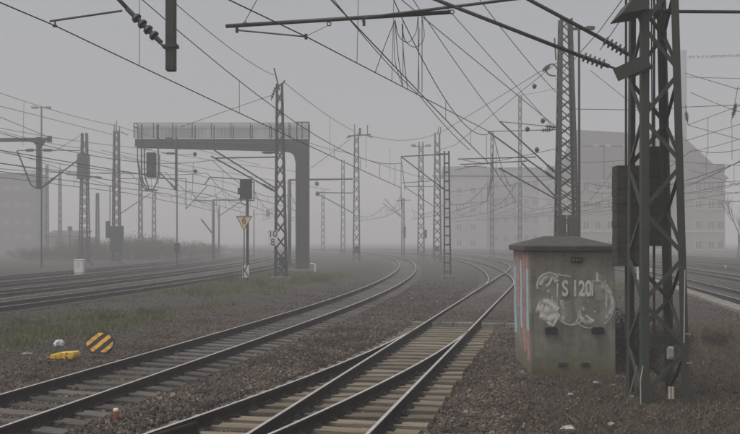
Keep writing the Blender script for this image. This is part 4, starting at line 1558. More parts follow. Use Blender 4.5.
def pole(px, Y, top, r, label, arms=(), name="pole", cat="pole", mat='mast_grey', base=0.0, group="thin poles in the fog"):
    x = (px - CX) / F * Y
    rt = thing(name, (x, Y, base), label, cat, group)
    part("post", MB().tube([(x, Y, base - .1), P(px, top, Y)], r, 8), M[mat], rt, smooth=True)
    if arms:
        tubes(rt, "arm", arms, r * .55, mat)
    return rt
Y = 118
q = pole(213.3, Y, 200, .17, "dark post with an angled arm between signal and bridge legs", [[P(213, 201, Y), P(193, 200, Y)], [P(213, 200, Y), P(246, 200, Y)], [P(212, 233, Y), P(201, 219, Y)]])
q = pole(219, 140, 207, .13, "thinner post just right of the angled arm post", [[P(219, 216, 140), P(240, 202, 140)]])
q = pole(289.5, 95, 180, .18, "plain post right behind the kilometre board mast", [[P(289, 180, 95), P(352, 179, 106)]])
q = pole(177, 88, 146, .06, "very thin pole carrying a small black signal, under the bridge", name="signal_pole", cat="signal")
part("signal_box", MB().bbox(P(177, 247.5, 87.8), (px_w(5, 88), .35, px_w(9, 88)), .03), M['dark'], q)
q = pole(254, 150, 210, .09, "faint post with a red panel in the fog beside the triangular sign")
part("red_panel", MB().bbox(P(268, 213, 149.7), (px_w(3.5, 150), .1, px_w(7, 150)), .02), M['red_lamp'], q)
part("arm", MB().tube([P(254, 214, 150), P(268, 214, 150)], .05, 6), M['mast_grey'], q)
q = pole(70, 130, 228, .12, "short far post with a small box top left of the bushes")
part("head", MB().bbox(P(70, 228.5, 129.8), (.55, .3, .6), .04), M['mast_grey'], q)

# street lamp at far left
Y = 90
lp = pole(41.5, Y, 107, .075, "slim lamp post with two flat lamp heads at far left", name="lamp_post", cat="lamp post", group=None)
part("lamp_arm", MB().beam(P(33, 107.5, Y), P(50, 107.5, Y), .06, .06), M['mast_grey'], lp)
for px in (34.5, 48):
    part("lamp_head", MB().bbox(P(px, 107.3, Y), (px_w(5.8, Y), .35, px_w(2.3, Y)), .04), M['lamp_glass'], lp)

# hanging structure at the left edge
Y = 70
hb = thing("beam_gantry", (P(38, 140, Y).x, Y, 10), "heavy beam from the left edge with a hanging post and V-shaped arms", "gantry")
part("beam", MB().beam(P(-60, 140.5, Y + 1), P(51, 139.5, Y), .30, .26, (0, 0, 1)), M['mast_grey'], hb)
part("end_bracket", MB().beam(P(49.5, 136, Y), P(49.5, 142, Y), .25, .35), M['mast_grey'], hb)
part("post", MB().bbox((P(38.5, 0, Y).x, Y, (P(0, 137, Y).z + P(0, 189, Y).z) / 2), (.27, .27, P(0, 137, Y).z - P(0, 189, Y).z), .02), M['mast_grey'], hb)
part("bracket", MB().prism([P(33, 141, Y - .15), P(44.5, 141, Y - .15), P(41, 146, Y - .15), P(36, 146, Y - .15)], (0, .3, 0)), M['mast_grey'], hb)
tubes(hb, "cantilever_tube", [[P(37, 188.5, Y), P(31, 185, Y - .2), P(17, 150.5, Y - 1)], [P(40, 189, Y), P(46, 184, Y), P(58, 175, Y + 1), P(82, 157, Y + 2)]], .055)
tubes(hb, "top_tie", [[P(17, 150.5, Y - 1), P(36, 150, Y)], [P(42, 150, Y), P(80, 150.5, Y + 2)]], .03)
mb = MB()
insulator(mb, P(25, 150.3, Y), P(35.5, 150, Y), .13, 5, .05, 8)
insulator(mb, P(42, 150, Y), P(54, 150.3, Y), .13, 5, .05, 8)
insulator(mb, P(46, 184.5, Y), P(56, 176.5, Y), .13, 4, .06, 8)
part("insulator", mb, M['insulator'], hb)
# its left support stands outside the picture
part("support_leg", MB().beam((P(-60, 140, Y + 1).x, Y + 1, 0), (P(-60, 140, Y + 1).x, Y + 1, 10.6), .4, .4), M['mast_grey'], hb)

# ------------------------------------------------------------------ the signal bridge
Y = 80.0
br = thing("signal_bridge", (P(302, 271, Y).x, Y, 0), "grey cantilever signal bridge with railed walkway on one thick leg", "signal bridge")
def bq(px, py):
    return P(px, py, Y - .65)
ol = [bq(308.6, 274), bq(308.6, 139), bq(135, 139), bq(135, 146.5), bq(150, 147), bq(272, 150), bq(287, 150.8), bq(291.5, 152.5), bq(294, 156), bq(295.6, 163), bq(295.6, 274)]
part("frame", MB().prism(ol, (0, 1.3, 0)), M['bridge_grey'], br)
mb = MB()
mb.beam(bq(135, 139.5), bq(310, 139.5), .06, .10)
mb.beam(bq(135, 146.0) - Vector((0, .03, 0)), bq(268, 150.0) - Vector((0, .03, 0)), .06, .10)
for px in (296.2, 308.0):
    mb.beam(bq(px, 273) - Vector((0, .03, 0)), bq(px, 166 if px < 300 else 141) - Vector((0, .03, 0)), .10, .06, (0, 1, 0))
part("flange", mb, M['bridge_grey'], br)
part("foundation", MB().bbox((P(302, 0, Y).x, Y, -.05), (2.1, 2.0, .4), .04), M['foundation'], br)
zt, zb_ = P(0, 124, Y).z, P(0, 138.6, Y).z
for side_y in (Y - .66, Y + .66):
    x0_, x1_ = P(136, 0, Y).x, P(309, 0, Y).x
    npost = 10
    for i in range(npost):
        xx = x0_ + (x1_ - x0_) * i / (npost - 1)
        part("railing_post", MB().beam((xx, side_y, zb_ - .02), (xx, side_y, zt), .07, .07), M['bridge_grey'], br)
    for zz_ in (zt, zt - .32):
        part("handrail", MB().tube([(x0_, side_y, zz_), (x1_, side_y, zz_)], .035, 6), M['bridge_grey'], br)
    mb = MB()
    for k in range(int((x1_ - x0_) / .075)):
        xx = x0_ + .04 + k * .075
        mb.box((xx, side_y, (zb_ + zt - .34) / 2), (.016, .016, zt - .34 - zb_))
    for k in range(9):
        mb.box(((x0_ + x1_) / 2, side_y, zb_ + .04 + k * .105), (x1_ - x0_, .012, .014))
    o = part("mesh_panel", mb, M['bridge_grey'], br)
    o["kind"] = "stuff"
for px in (136.5, 309):
    for zz_ in (zt, zt - .32):
        part("handrail", MB().tube([(P(px, 0, Y).x, Y - .66, zz_), (P(px, 0, Y).x, Y + .66, zz_)], .035, 6), M['bridge_grey'], br)
for px in (298, 302, 306):
    part("stiffener", MB().beam(bq(px, 273) - Vector((0, .04, 0)), bq(px, 150) - Vector((0, .04, 0)), .05, .08, (0, 1, 0)), M['bridge_grey'], br)
for px in (165, 190, 215, 240, 262):
    part("stiffener", MB().beam(bq(px, 147) - Vector((0, .03, 0)), bq(px, 140.5) - Vector((0, .03, 0)), .05, .06, (0, 1, 0)), M['bridge_grey'], br)
part("cable_run", MB().tube([bq(160, 141.5) - Vector((0, .08, 0)), bq(230, 143) - Vector((0, .08, 0)), bq(296, 143.5) - Vector((0, .08, 0))], .04, 6), M['dark'], br)
# end cage at the right, above the leg
for px in (297, 302, 309):
    part("cage_bar", MB().tube([P(px, 139, Y - .7), P(px, 122, Y - .7)], .04, 6), M['bridge_grey'], br)
part("cage_bar", MB().tube([P(296.5, 122, Y - .7), P(309.5, 122, Y - .7)], .04, 6), M['bridge_grey'], br)
part("cable_box", MB().bbox(P(169, 140.0, Y - .75), (px_w(8, Y), .2, px_w(5, Y)), .03), M['bridge_grey'], br)
# hanging signal cage under its left end
for px in (137.5, 141.5, 144.5, 158.2):
    top_, bot = 124 if px in (141.5, 158.2) else 146, 176 if px != 137.5 else 160
    part("cage_bar", MB().beam(P(px, top_, Y - .8), P(px, bot, Y - .8), .10 if px != 137.5 else .07, .10), M['bridge_grey'], br)
tubes(br, "cage_hoop", [[P(137.5, 158, Y - .8), P(139.5, 175, Y - .8), P(143, 187, Y - .8), P(146.5, 190, Y - .8)],
                        [P(141.5, 174, Y - .8), P(143, 182, Y - .8), P(147.5, 189.5, Y - .8), P(153.5, 189, Y - .8), P(157, 182, Y - .8), P(158.2, 174, Y - .8)],
                        [P(144.5, 174, Y - .8), P(146, 180, Y - .8), P(149, 189, Y - .8)],
                        [P(143, 190.5, Y - .8), P(158, 190, Y - .8)]], .06, 'bridge_grey')
for py in (149, 155, 162, 169, 174.5):
    part("ladder_rung", MB().beam(P(141.5, py, Y - .8), P(152, py, Y - .8), .05, .05), M['bridge_grey'], br)
sg = part("signal_head", MB().bbox(P(151.5, 165, Y - .2), (px_w(9, Y), .55, px_w(25, Y)), .05), M['dark'], br)
mb = MB()
for py in (157, 163, 169, 174):
    mb.lathe(P(151.5, py, Y - .45), (0, -1, 0), [(0, .17), (.18, .17)], 10)
part("lens_hood", mb, M['dark'], sg)
part("side_bar", MB().beam(P(159.6, 154, Y - .8), P(159.6, 178, Y - .8), .07, .07), M['dark'], br)
# post hanging from the bridge with its own arm
part("hanging_post", MB().bbox((P(178.3, 0, Y).x, Y - .85, (P(0, 139, Y).z + P(0, 191, Y).z) / 2), (.19, .19, P(0, 139, Y).z - P(0, 191, Y).z), .02), M['mast_grey'], br)
tubes(br, "cantilever_tube", [[P(177.5, 191, Y - .9), P(171, 184, Y - .9), P(159, 172, Y - .9)]], .06)
tubes(br, "top_tie", [[P(162, 153, Y - .9), P(177, 153.5, Y - .9)]], .03)
mb = MB()
insulator(mb, P(165, 153.2, Y - .9), P(176.5, 153.5, Y - .9), .13, 5, .05, 8)
insulator(mb, P(170, 183, Y - .9), P(177, 190.5, Y - .9), .12, 4, .06, 8)
part("insulator", mb, M['insulator'], br)
for q_ in ((195, 154.5), (195.5, 171.5)):
    disc(br, q_[0], q_[1], Y, .2)
part("stay_tube", MB().tube([P(178, 154.8, Y - .9), P(193, 154.6, Y)], .02, 6), M['wire'], br)
part("stay_tube", MB().tube([P(178, 171.5, Y - .9), P(193.5, 171.6, Y)], .02, 6), M['wire'], br)

# ------------------------------------------------------------------ the standing signal with its boards
Y = 58.5
xs = (247.5 - CX) / F * Y
sp = thing("light_signal", (xs, Y, 0), "light signal seen from behind with a square dark head on a post", "signal")
part("post", MB().tube([(xs, Y, -.2), (xs, Y, P(0, 198, Y).z)], .085, 10), M['mast_brown'], sp, smooth=True)
part("post", MB().tube([(xs - .20, Y - .05, -.2), (xs - .20, Y - .05, P(0, 216, Y).z)], .035, 8), M['mast_grey'], sp)
hd = part("signal_head", MB().bbox(P(246, 189, Y), (px_w(11.8, Y), .35, px_w(20, Y)), .03), M['dark'], sp)
part("shelf", MB().bbox(P(245.5, 198.8, Y - .1), (px_w(12, Y), .5, .07), .01), M['mast_grey'], sp)
part("back_rail", MB().beam(P(254, 181.5, Y), P(254, 200.5, Y), .06, .06), M['mast_grey'], sp)
part("back_rail", MB().beam(P(251.5, 182, Y), P(254.5, 182, Y), .06, .06), M['mast_grey'], sp)
part("back_rail", MB().beam(P(249, 200.5, Y), P(254.5, 200.5, Y), .06, .06), M['mast_grey'], sp)
mb = MB()
for py in (189.3, 192.6):
    mb.lathe(P(240, py, Y), (-1, 0, 0), [(0, .11), (.12, .11), (.14, .08)], 8)
part("lens_hood", mb, M['dark'], hd)
part("cable", MB().tube(curve([(240.5, 199), (242, 203), (246, 205)], Y - .1, Y - .1), .03, 6), M['dark'], sp)
tri = thing("speed_sign", P(244, 222, Y - .22), "pale orange triangular speed board pointing down on the signal post", "sign")
mb = MB()
t3 = [P(236.3, 216.2, Y - .22), P(252, 216.2, Y - .22), P(243.9, 230.3, Y - .22)]
mb.prism([t3[0], t3[2], t3[1]], (0, .04, 0))
part("board", mb, M['sign_yellow'], tri)
mb = MB()
for a_, b2 in ((0, 1), (1, 2), (2, 0)):
    mb.beam(t3[a_] + Vector((0, -.006, 0)), t3[b2] + Vector((0, -.006, 0)), .035, .02, (0, -1, 0))
part("border", mb, M['mast_brown'], tri)
pp = P(244, 220.6, Y - .235)
lettering(tri, "6", (pp.x, pp.y, pp.z), .62, M['sign_red'], "number", .95, depth=.008)
kb = thing("k_board", P(245.5, 271, Y - .2), "small white board with a black K at the signal's foot", "sign")
p = P(245.8, 271.2, Y - .2)
part("board", MB().bbox(p, (px_w(7.4, Y), .03, px_w(13.5, Y)), .01), M['black_paint'], kb)
part("face", MB().bbox(p + Vector((0, -.018, 0)), (px_w(6.6, Y), .012, px_w(12.6, Y)), .004), M['white_paint'], kb)
lettering(kb, "K", (p.x, p.y - .032, p.z), 1.12, M['black_paint'], "letter", .62, depth=.004)

# small white pipe bend by the bridge leg, cabinet by the left tracks
Y = 74
wp_ = thing("white_pipe", P(315, 271, Y), "small white bent pipe standing beside the bridge leg", "pipe")
part("pipe", MB().tube([P(315.2, 272, Y), P(315.2, 264.3, Y), P(310.5, 263.6, Y)], .055, 8), M['white_paint'], wp_)
Y = 72
wc = thing("track_cabinet", (P(79.5, 0, Y).x, Y, 0), "small white trackside cabinet between the left tracks", "cabinet")
part("body", MB().bbox((P(79.5, 0, Y).x, Y, .62), (px_w(9.2, Y), .5, .95), .02), M['white_paint'], wc)
part("roof", MB().bbox((P(79.5, 0, Y).x, Y, 1.12), (px_w(9.8, Y), .56, .06), .02), M['white_paint'], wc)
part("base", MB().bbox((P(79.5, 0, Y).x, Y, .06), (px_w(8, Y), .44, .2), .02), M['sign_yellow'], wc)
part("door", MB().box((P(79.5, 0, Y).x, Y - .255, .62), (px_w(7.6, Y), .012, .80)), M['white_paint'], wc)
for k, (px, py) in enumerate(((725.5, 268), (651, 271))):
    Yk = F * CH / (py + 2.5 - YH)
    r = thing("white_marker_post", G(px, py + 2.5), "small white post among the right-hand tracks" if k == 0 else "small white post seen between the green mast's legs", "marker post")
    part("post", MB().tube([P(px, py + 2.5, Yk), P(px, py - 2.2, Yk)], .05, 6), M['white_paint'], r)
    part("cap", MB().box(P(px, py - 2.4, Yk), (.14, .14, .06)), M['white_paint'], r)

# ------------------------------------------------------------------ litter and small things in the foreground
# hazard board: octagonal disc leaning back, black and yellow diagonal stripes
hbp = G(98, 353.5)
hz = thing("hazard_board", hbp, "octagonal black and yellow striped board leaning in the grass", "hazard board")
W, Hh = .66, .50
cut = .17
octo = [(-W / 2 + cut, 0), (W / 2 - cut * .8, -.0), (W / 2, cut), (W / 2, Hh - cut), (W / 2 - cut, Hh), (-W / 2 + cut, Hh), (-W / 2, Hh - cut), (-W / 2, cut)]
tilt = Matrix.Rotation(math.radians(-22), 3, 'X') @ Matrix.Rotation(math.radians(4), 3, 'Y')
def clip_band(poly, a, b_, nx, nz):
    """cut poly to a <= n.p <= b"""
    def cutp(pl, s, lim):
        out = []
        for i in range(len(pl)):
            p, q = pl[i], pl[(i + 1) % len(pl)]
            fp, fq = s * (p[0] * nx + p[1] * nz) - lim, s * (q[0] * nx + q[1] * nz) - lim
            if fp >= 0:
                out.append(p)
            if fp * fq < 0:
                t = fp / (fp - fq)
                out.append((p[0] + (q[0] - p[0]) * t, p[1] + (q[1] - p[1]) * t))
        return out
    return cutp(cutp(poly, 1, a), -1, -b_)
def hp(x, z, y=0):
    return hbp + tilt @ Vector((x, y, z)) + Vector((0, 0, .02))
part("board", MB().prism([hp(x, z) for x, z in octo], tilt @ Vector((0, .08, 0))), M['hazard_black'], hz)
inner = [(x * .95, .018 + z * .93) for x, z in octo]
for k, off in enumerate((-.39, -.19, .02)):
    pl_ = clip_band(inner, off + .004, off + .098, .72, -.69)
    pl_ = [p for p in pl_]
    if len(pl_) > 2:
        part("stripe", MB().prism([hp(x, z, -.006) for x, z in pl_], tilt @ Vector((0, .004, 0))), M['hazard_yellow'], hz)
rim = [hp(x, z, .01) for x, z in octo] + [hp(octo[0][0], octo[0][1], .01)]
part("rim", MB().tube(rim, .014, 6), M['mast_brown'], hz)
part("prop", MB().beam(hp(.0, Hh * .8, .05), hp(.05, -.02, .35), .03, .03), M['mast_brown'], hz)
# yellow plastic case
yc = G(64.5, 359.5)
ys = thing("yellow_case", yc, "low yellow plastic case lying beside the striped board", "plastic case")
Rz = Matrix.Rotation(math.radians(-9), 3, 'Z')
mb = MB()
pro = [(-.28, .0), (-.30, .05), (-.25, .10), (-.12, .135), (.02, .15), (.12, .155), (.17, .16), (.28, .165), (.30, .10), (.29, .03), (.26, 0)]
mb.prism([yc + Rz @ Vector((x, -.15, z + .02)) for x, z in pro], Rz @ Vector((0, .32, 0)))
o = part("shell", mb, M['yellow_plastic'], ys)
bv = o.modifiers.new("bevel", 'BEVEL'); bv.width = .02; bv.segments = 2
for xx in (-.15, -.03, .09):
    part("rib", MB().beam(yc + Rz @ Vector((xx, -.165, .03)), yc + Rz @ Vector((xx, -.165, .125)), .03, .03), M['yellow_plastic'], ys)
part("handle", MB().tube([yc + Rz @ Vector((.14, -.17, .10)), yc + Rz @ Vector((.17, -.21, .10)), yc + Rz @ Vector((.24, -.21, .10)), yc + Rz @ Vector((.27, -.17, .10))], .012, 6), M['yellow_plastic'], ys)
part("lid_seam", MB().beam(yc + Rz @ Vector((.135, -.155, .02)), yc + Rz @ Vector((.135, -.155, .175)), .012, .02), M['mast_brown'], ys)
# crumpled white bag
def crumple(c, rx, ry, rz, seed, nu=14, nv_=9):
    r = random.Random(seed)
    pts, fs = [], []
    for i in range(nv_):
        v = math.pi * i / (nv_ - 1)
        for j in range(nu):
            u = 2 * math.pi * j / nu
            k = 1 + r.uniform(-.32, .32)
            pts.append(Vector(c) + Vector((rx * math.sin(v) * math.cos(u) * k, ry * math.sin(v) * math.sin(u) * k, rz * math.cos(v) * k)))
    for i in range(nv_ - 1):
        for j in range(nu):
            q = (j + 1) % nu
            fs.append((i * nu + j, (i + 1) * nu + j, (i + 1) * nu + q, i * nu + q))
    mb = MB()
    mb.add(pts, fs)
    return mb
c_ = G(59.5, 347)
single("plastic_bag", crumple(c_ + Vector((0, 0, .08)), .13, .10, .09, 4), M['white_plastic'], "crumpled white plastic bag behind the yellow case", "plastic bag")
c_ = G(27, 355)
single("paper_scrap", crumple(c_ + Vector((0, 0, .03)), .12, .07, .03, 9), M['grey_box'], "flat pale scrap on the grass left of the yellow case", "litter")
for k, (px, py, sz, lab) in enumerate(((568, 433, .10, "pale tan scrap on the dark soil at the bottom edge"), (570, 396, .05, "small white scrap on the soil below the cabin"),
                                       (596, 384, .05, "pale scrap near the cabin's right foot"), (458, 323.5, .0, ""), (611, 426, .05, "small white scrap on the soil left of the mast"))):
    if sz:
        c_ = G(px, py)
        single("paper_scrap", crumple(c_ + Vector((0, 0, sz * .5)), sz, sz * .7, sz * .5, 20 + k), M['pale_tube'], lab, "litter")
c_ = G(517.5, 326)
single("yellow_marker", crumple(c_ + Vector((0, 0, .06)), .055, .055, .06, 31), M['hazard_yellow'], "small yellow blob at the end of the crossing kerb", "marker cap")
# orange peg beside the track
c_ = G(116, 421.5)
pg = thing("marker_peg", c_, "short orange peg with a pale rim standing in the ballast", "marker peg")
part("peg", MB().lathe(c_ - Vector((0, 0, .05)), (0, 0, 1), [(0, .042), (.18, .045), (.20, .045), (.225, .036), (.238, .018)], 12), M['orange_peg'], pg, smooth=True)
part("rim", MB().lathe(c_ + Vector((0, 0, .143)), (0, 0, 1), [(0, .0465), (.022, .0470), (.045, .038), (.052, .030)], 12), M['peg_white'], pg, smooth=True)
part("base", MB().lathe(c_ - Vector((0, 0, .06)), (0, 0, 1), [(0, .05), (.07, .048), (.075, .03)], 12), M['wood_post'], pg, smooth=True)

# ------------------------------------------------------------------ buildings in the fog
def windows(root, xs_, zs_, yf, w, h, glass, trim, sill=True):
    for z in zs_:
        for x in xs_:
            wd = part("window", MB().box((x, yf - .02, z), (w, .10, h)), M[trim], root)
            for s in (-1, 1):
                part("pane", MB().box((x + s * w * .235, yf - .08, z - .0), (w * .40, .03, h * .88)), M[glass], wd)
            if sill:
                part("sill", MB().box((x, yf - .10, z - h / 2 - .07), (w + .25, .24, .10)), M[trim], wd)
Y = 186
bx0, bx1 = P(571, 0, Y).x, P(725, 0, Y).x
bd = thing("apartment_house", ((bx0 + bx1) / 2, Y, 0), "long rose-grey house with steep dark roof behind the green mast", "building")
ez = P(0, 179, Y).z
part("wall", MB().box(((bx0 + bx1) / 2, Y + 7, ez / 2), (bx1 - bx0, 14, ez)), M['plaster_rose'], bd)
ry, rz_ = Y + 7, P(0, 131, Y + 7).z
e_ = .6
ra, rb = bx0 + 2.0, P(683, 0, Y + 7).x
mb = MB()
cs = [Vector((bx0 - e_, Y - e_, ez + .01)), Vector((bx1 + e_, Y - e_, ez + .01)), Vector((bx1 + e_, Y + 14 + e_, ez + .01)), Vector((bx0 - e_, Y + 14 + e_, ez + .01)), Vector((ra, ry, rz_ + .3)), Vector((rb, ry, rz_ - 1.0))]
mb.add(cs, [(3, 2, 1, 0), (0, 1, 5, 4), (1, 2, 5), (2, 3, 4, 5), (3, 0, 4)])
rf = part("roof", mb, M['roof'], bd)
for px in (596, 608, 626):
    p_ = P(px, 146, Y + 4.5)
    t_ = (p_.y - (Y - e_)) / (ry - (Y - e_))
    part("skylight", MB().box((p_.x, p_.y, ez + (rz_ - ez) * t_ + .05), (1.1, .9, .5)), M['trim'], rf)
p = P(719, 168, Y + 1.5)
part("dormer", MB().box((p.x, p.y, p.z - .2), (1.4, 2.4, 1.8)), M['roof'], rf)
for px in (612, 655, 705):
    p = P(px, 165, Y + 2)
    d_ = part("dormer", MB().prism([Vector((p.x - .9, Y + 1.2, ez + 1.2)), Vector((p.x + .9, Y + 1.2, ez + 1.2)), Vector((p.x + .9, Y + 1.2, ez + 2.6)), Vector((p.x, Y + 1.2, ez + 3.3)), Vector((p.x - .9, Y + 1.2, ez + 2.6))], (0, 4, 0)), M['roof'], rf)
part("cornice", MB().box(((bx0 + bx1) / 2, Y - .12, ez - .25), (bx1 - bx0 + .3, .35, .4)), M['trim'], bd)
part("string_course", MB().box(((bx0 + bx1) / 2, Y - .05, 4.2), (bx1 - bx0 + .1, .2, .25)), M['trim'], bd)
wx = [P(px, 0, Y).x for px in (586, 598, 610, 622, 634, 646, 658, 670, 682, 698.5, 711, 720)]
windows(bd, wx, [P(0, py, Y).z for py in (186, 204.5, 225, 245)], Y, 1.25, 1.75, 'glass', 'trim')
ch = P(683.5, 52, 212)
cm = thing("chimney", (ch.x, 212, 0), "tall plain grey chimney rising behind the green mast's right leg", "chimney")
part("shaft", MB().box((ch.x, 212, ch.z / 2), (px_w(5.2, 212), px_w(5.2, 212), ch.z), taper=.92), M['chimney_grey'], cm)
part("cap", MB().box((ch.x, 212, ch.z + .1), (px_w(5.6, 212), px_w(5.6, 212), .5)), M['chimney_grey'], cm)

Y = 240
b1 = thing("pale_house", (P(466, 0, Y).x, Y, 0), "pale plastered house with three rows of windows behind the ladder mast", "building")
x0_, x1_ = P(446, 0, Y).x, P(487, 0, Y).x
z1 = P(0, 176, Y).z
part("wall", MB().box(((x0_ + x1_) / 2, Y + 6, z1 / 2), (x1_ - x0_, 12, z1)), M['plaster_pale'], b1)
mb = MB()
mb.prism([Vector((x0_ - .4, Y - .4, z1 + .01)), Vector((x1_ + .4, Y - .4, z1 + .01)), Vector((x1_ + .4, Y + 6, z1 + 2.6)), Vector((x0_ - .4, Y + 6, z1 + 2.6))], (0, 0, .3))
mb.prism([Vector((x0_ - .4, Y + 12.4, z1 + .01)), Vector((x1_ + .4, Y + 12.4, z1 + .01)), Vector((x1_ + .4, Y + 6.01, z1 + 2.6)), Vector((x0_ - .4, Y + 6.01, z1 + 2.6))], (0, 0, .3))
part("roof", mb, M['roof'], b1)
windows(b1, [P(px, 0, Y).x for px in (459, 473)], [P(0, py, Y).z for py in (190, 210, 227, 243.5)], Y, 1.5, 1.7, 'glass', 'trim')
b2_ = thing("grey_block", (P(515, 0, Y).x, Y, 0), "darker flat-fronted block between the pale house and the cabin mast", "building")
x0_, x1_ = P(488, 0, Y + 2).x, P(541, 0, Y + 2).x
z1 = P(0, 169, Y + 2).z
part("wall", MB().box(((x0_ + x1_) / 2, Y + 9, z1 / 2), (x1_ - x0_, 14, z1)), M['plaster_grey'], b2_)
part("roof", MB().box(((x0_ + x1_) / 2, Y + 9, z1 + .2), (x1_ - x0_ + .6, 14.6, .4)), M['roof'], b2_)
windows(b2_, [P(px, 0, Y + 2).x for px in (496, 506, 516, 526, 535)], [P(0, py, Y + 2).z for py in (184, 202, 220, 238)], Y + 2, 1.3, 1.6, 'glass', 'plaster_grey', False)
b3 = thing("narrow_pale_house", (P(552, 0, Y).x, Y, 0), "narrow pale house front just left of the mast behind the cabin", "building")
x0_, x1_ = P(542, 0, Y - 2).x, P(573, 0, Y - 2).x
z1 = P(0, 176, Y - 2).z
part("wall", MB().box(((x0_ + x1_) / 2, Y + 5, z1 / 2), (x1_ - x0_, 14, z1)), M['plaster_pale'], b3)
part("roof", MB().prism([Vector((x0_ - .3, Y - 2.4, z1 + .01)), Vector((x1_ + .3, Y - 2.4, z1 + .01)), Vector(((x0_ + x1_) / 2 + 1.2, Y - 2.4, z1 + 2.5)), Vector(((x0_ + x1_) / 2 - 1.2, Y - 2.4, z1 + 2.5))], (0, 14.8, 0)), M['roof'], b3)
windows(b3, [P(px, 0, Y - 2).x for px in (549.5, 561)], [P(0, py, Y - 2).z for py in (186, 203, 220, 237)], Y - 2, 1.2, 1.6, 'glass', 'trim')
Y = 195
b4 = thing("dark_block", (P(10, 0, Y).x, Y, 0), "dark grey apartment block fading into fog at the left edge", "building")
x0_, x1_ = P(-60, 0, Y).x, P(37, 0, Y).x
z1 = P(0, 175, Y).z
part("wall", MB().box(((x0_ + x1_) / 2, Y + 3, z1 / 2), (x1_ - x0_, 6, z1)), M['plaster_dark'], b4)
part("roof", MB().box(((x0_ + x1_) / 2, Y + 3, z1 + .2), (x1_ - x0_ + .5, 6.5, .4)), M['roof'], b4)
windows(b4, [P(px, 0, Y).x for px in (-22, -8, 7, 18, 28)], [P(0, py, Y).z for py in (188, 205, 222, 237)], Y, 1.5, 1.2, 'plaster_grey', 'plaster_dark', False)
Y = 170
b5 = thing("low_shed", (P(62, 0, Y).x, Y, 0), "low grey shed right of the dark block, behind thin masts", "building")
x0_, x1_ = P(46, 0, Y).x, P(82, 0, Y).x
z1 = P(0, 237, Y).z
part("wall", MB().box(((x0_ + x1_) / 2, Y + 5, z1 / 2), (x1_ - x0_, 10, z1)), M['plaster_grey'], b5)
part("roof", MB().prism([Vector((x0_ - .3, Y - .3, z1 + .01)), Vector((x1_ + .3, Y - .3, z1 + .01)), Vector((x1_ + .3, Y + 5, z1 + 1.0)), Vector((x0_ - .3, Y + 5, z1 + 1.0))], (0, 0, .2)), M['roof'], b5)
part("door", MB().box(((x0_ + x1_) / 2, Y - .04, 1.2), (2.4, .1, 2.4)), M['plaster_dark'], b5)

# ------------------------------------------------------------------ bushes
def bush(x, y, rx, h, label, seed, name="bush", cat="bush", group="bare brown bushes beyond the left tracks", leafy=.5, dens=1.0, leafpal=None):
    r = np.random.default_rng(seed)
    rt = thing(name, (x, y, 0), label, cat, group)
    mb = MB()
    ns = int(16 * dens)
    tips = []
    for i in range(ns):
        a = r.uniform(0, 6.28)
        rr = r.uniform(.1, 1) ** .6
        top_ = Vector((x + rx * rr * math.cos(a), y + rx * .8 * rr * math.sin(a), h * r.uniform(.55, 1.0) * (1 - .35 * rr * rr)))
        base = Vector((x + rx * .35 * rr * math.cos(a), y + rx * .3 * rr * math.sin(a), 0))
        mid = (base + top_) / 2 + Vector((r.uniform(-.15, .15), r.uniform(-.15, .15), .1)) * h * .3
        mb.tube([base, mid, top_], .02 * h / 2, 4, r1=.008)
        for k in range(5):
            t = r.uniform(.3, 1)
            p = base.lerp(top_, t)
            q = p + Vector((r.uniform(-1, 1), r.uniform(-1, 1), r.uniform(.1, 1.0))) * h * .22
            mb.tube([p, q], .008 * h / 2, 3, r1=.004)
            tips += [p, q, (p + q) / 2]
    part("stems", mb, M['bark'], rt)
    n = int(6500 * dens)
    T = np.array([tuple(t) for t in tips])
    c = T[r.integers(0, len(T), n)] + r.normal(0, .10 * h, (n, 3))
    c[:, 2] = np.abs(c[:, 2])
    s = r.uniform(.018, .045, n) * (h / 2.2)
    V = np.zeros((n, 3, 3))
    for k in range(3):
        V[:, k] = c + r.normal(0, 1, (n, 3)) * s[:, None]
    pal = np.array(leafpal or [(0.070, 0.046, 0.026), (0.115, 0.075, 0.042), (0.055, 0.048, 0.026), (0.16, 0.105, 0.055)])
    col = pal[r.integers(0, len(pal), n)] * r.uniform(.7, 1.3, (n, 1))
    global RNG
    o = link("foliage", tri_mesh("foliage", V, col, 3), rt)
    o.location = -rt.location
    return rt
BL = [("low brown bush at the far left in front of the dark block", 30, 122, 2.6, 1.6), ("brown bush at the foot of the box mast", 68, 121, 2.4, 2.2),
      ("scrubby bush just right of the box mast", 93, 120, 2.4, 2.6), ("brown bush below the pronged mast's transformer", 112, 122, 2.2, 2.4),
      ("tallest rounded bush right of the pronged mast", 133, 124, 2.8, 3.3), ("broad bush below the bridge's signal cage", 150, 125, 2.6, 2.9),
      ("bush left of the thin signal pole", 165, 126, 2.4, 2.6), ("last brown bush right of the thin signal pole", 182, 132, 2.5, 2.0),
      ("small scrub between the dark block and the box mast", 50, 123, 2.2, 1.7), ("low bush under the arm post in the fog", 205, 140, 2.8, 2.2)]
for i, (lab, px, y, rx, h) in enumerate(BL):
    bush((px - CX) / F * y, y, rx * 1.25, h * 1.08, lab, 100 + i, dens=2.4)
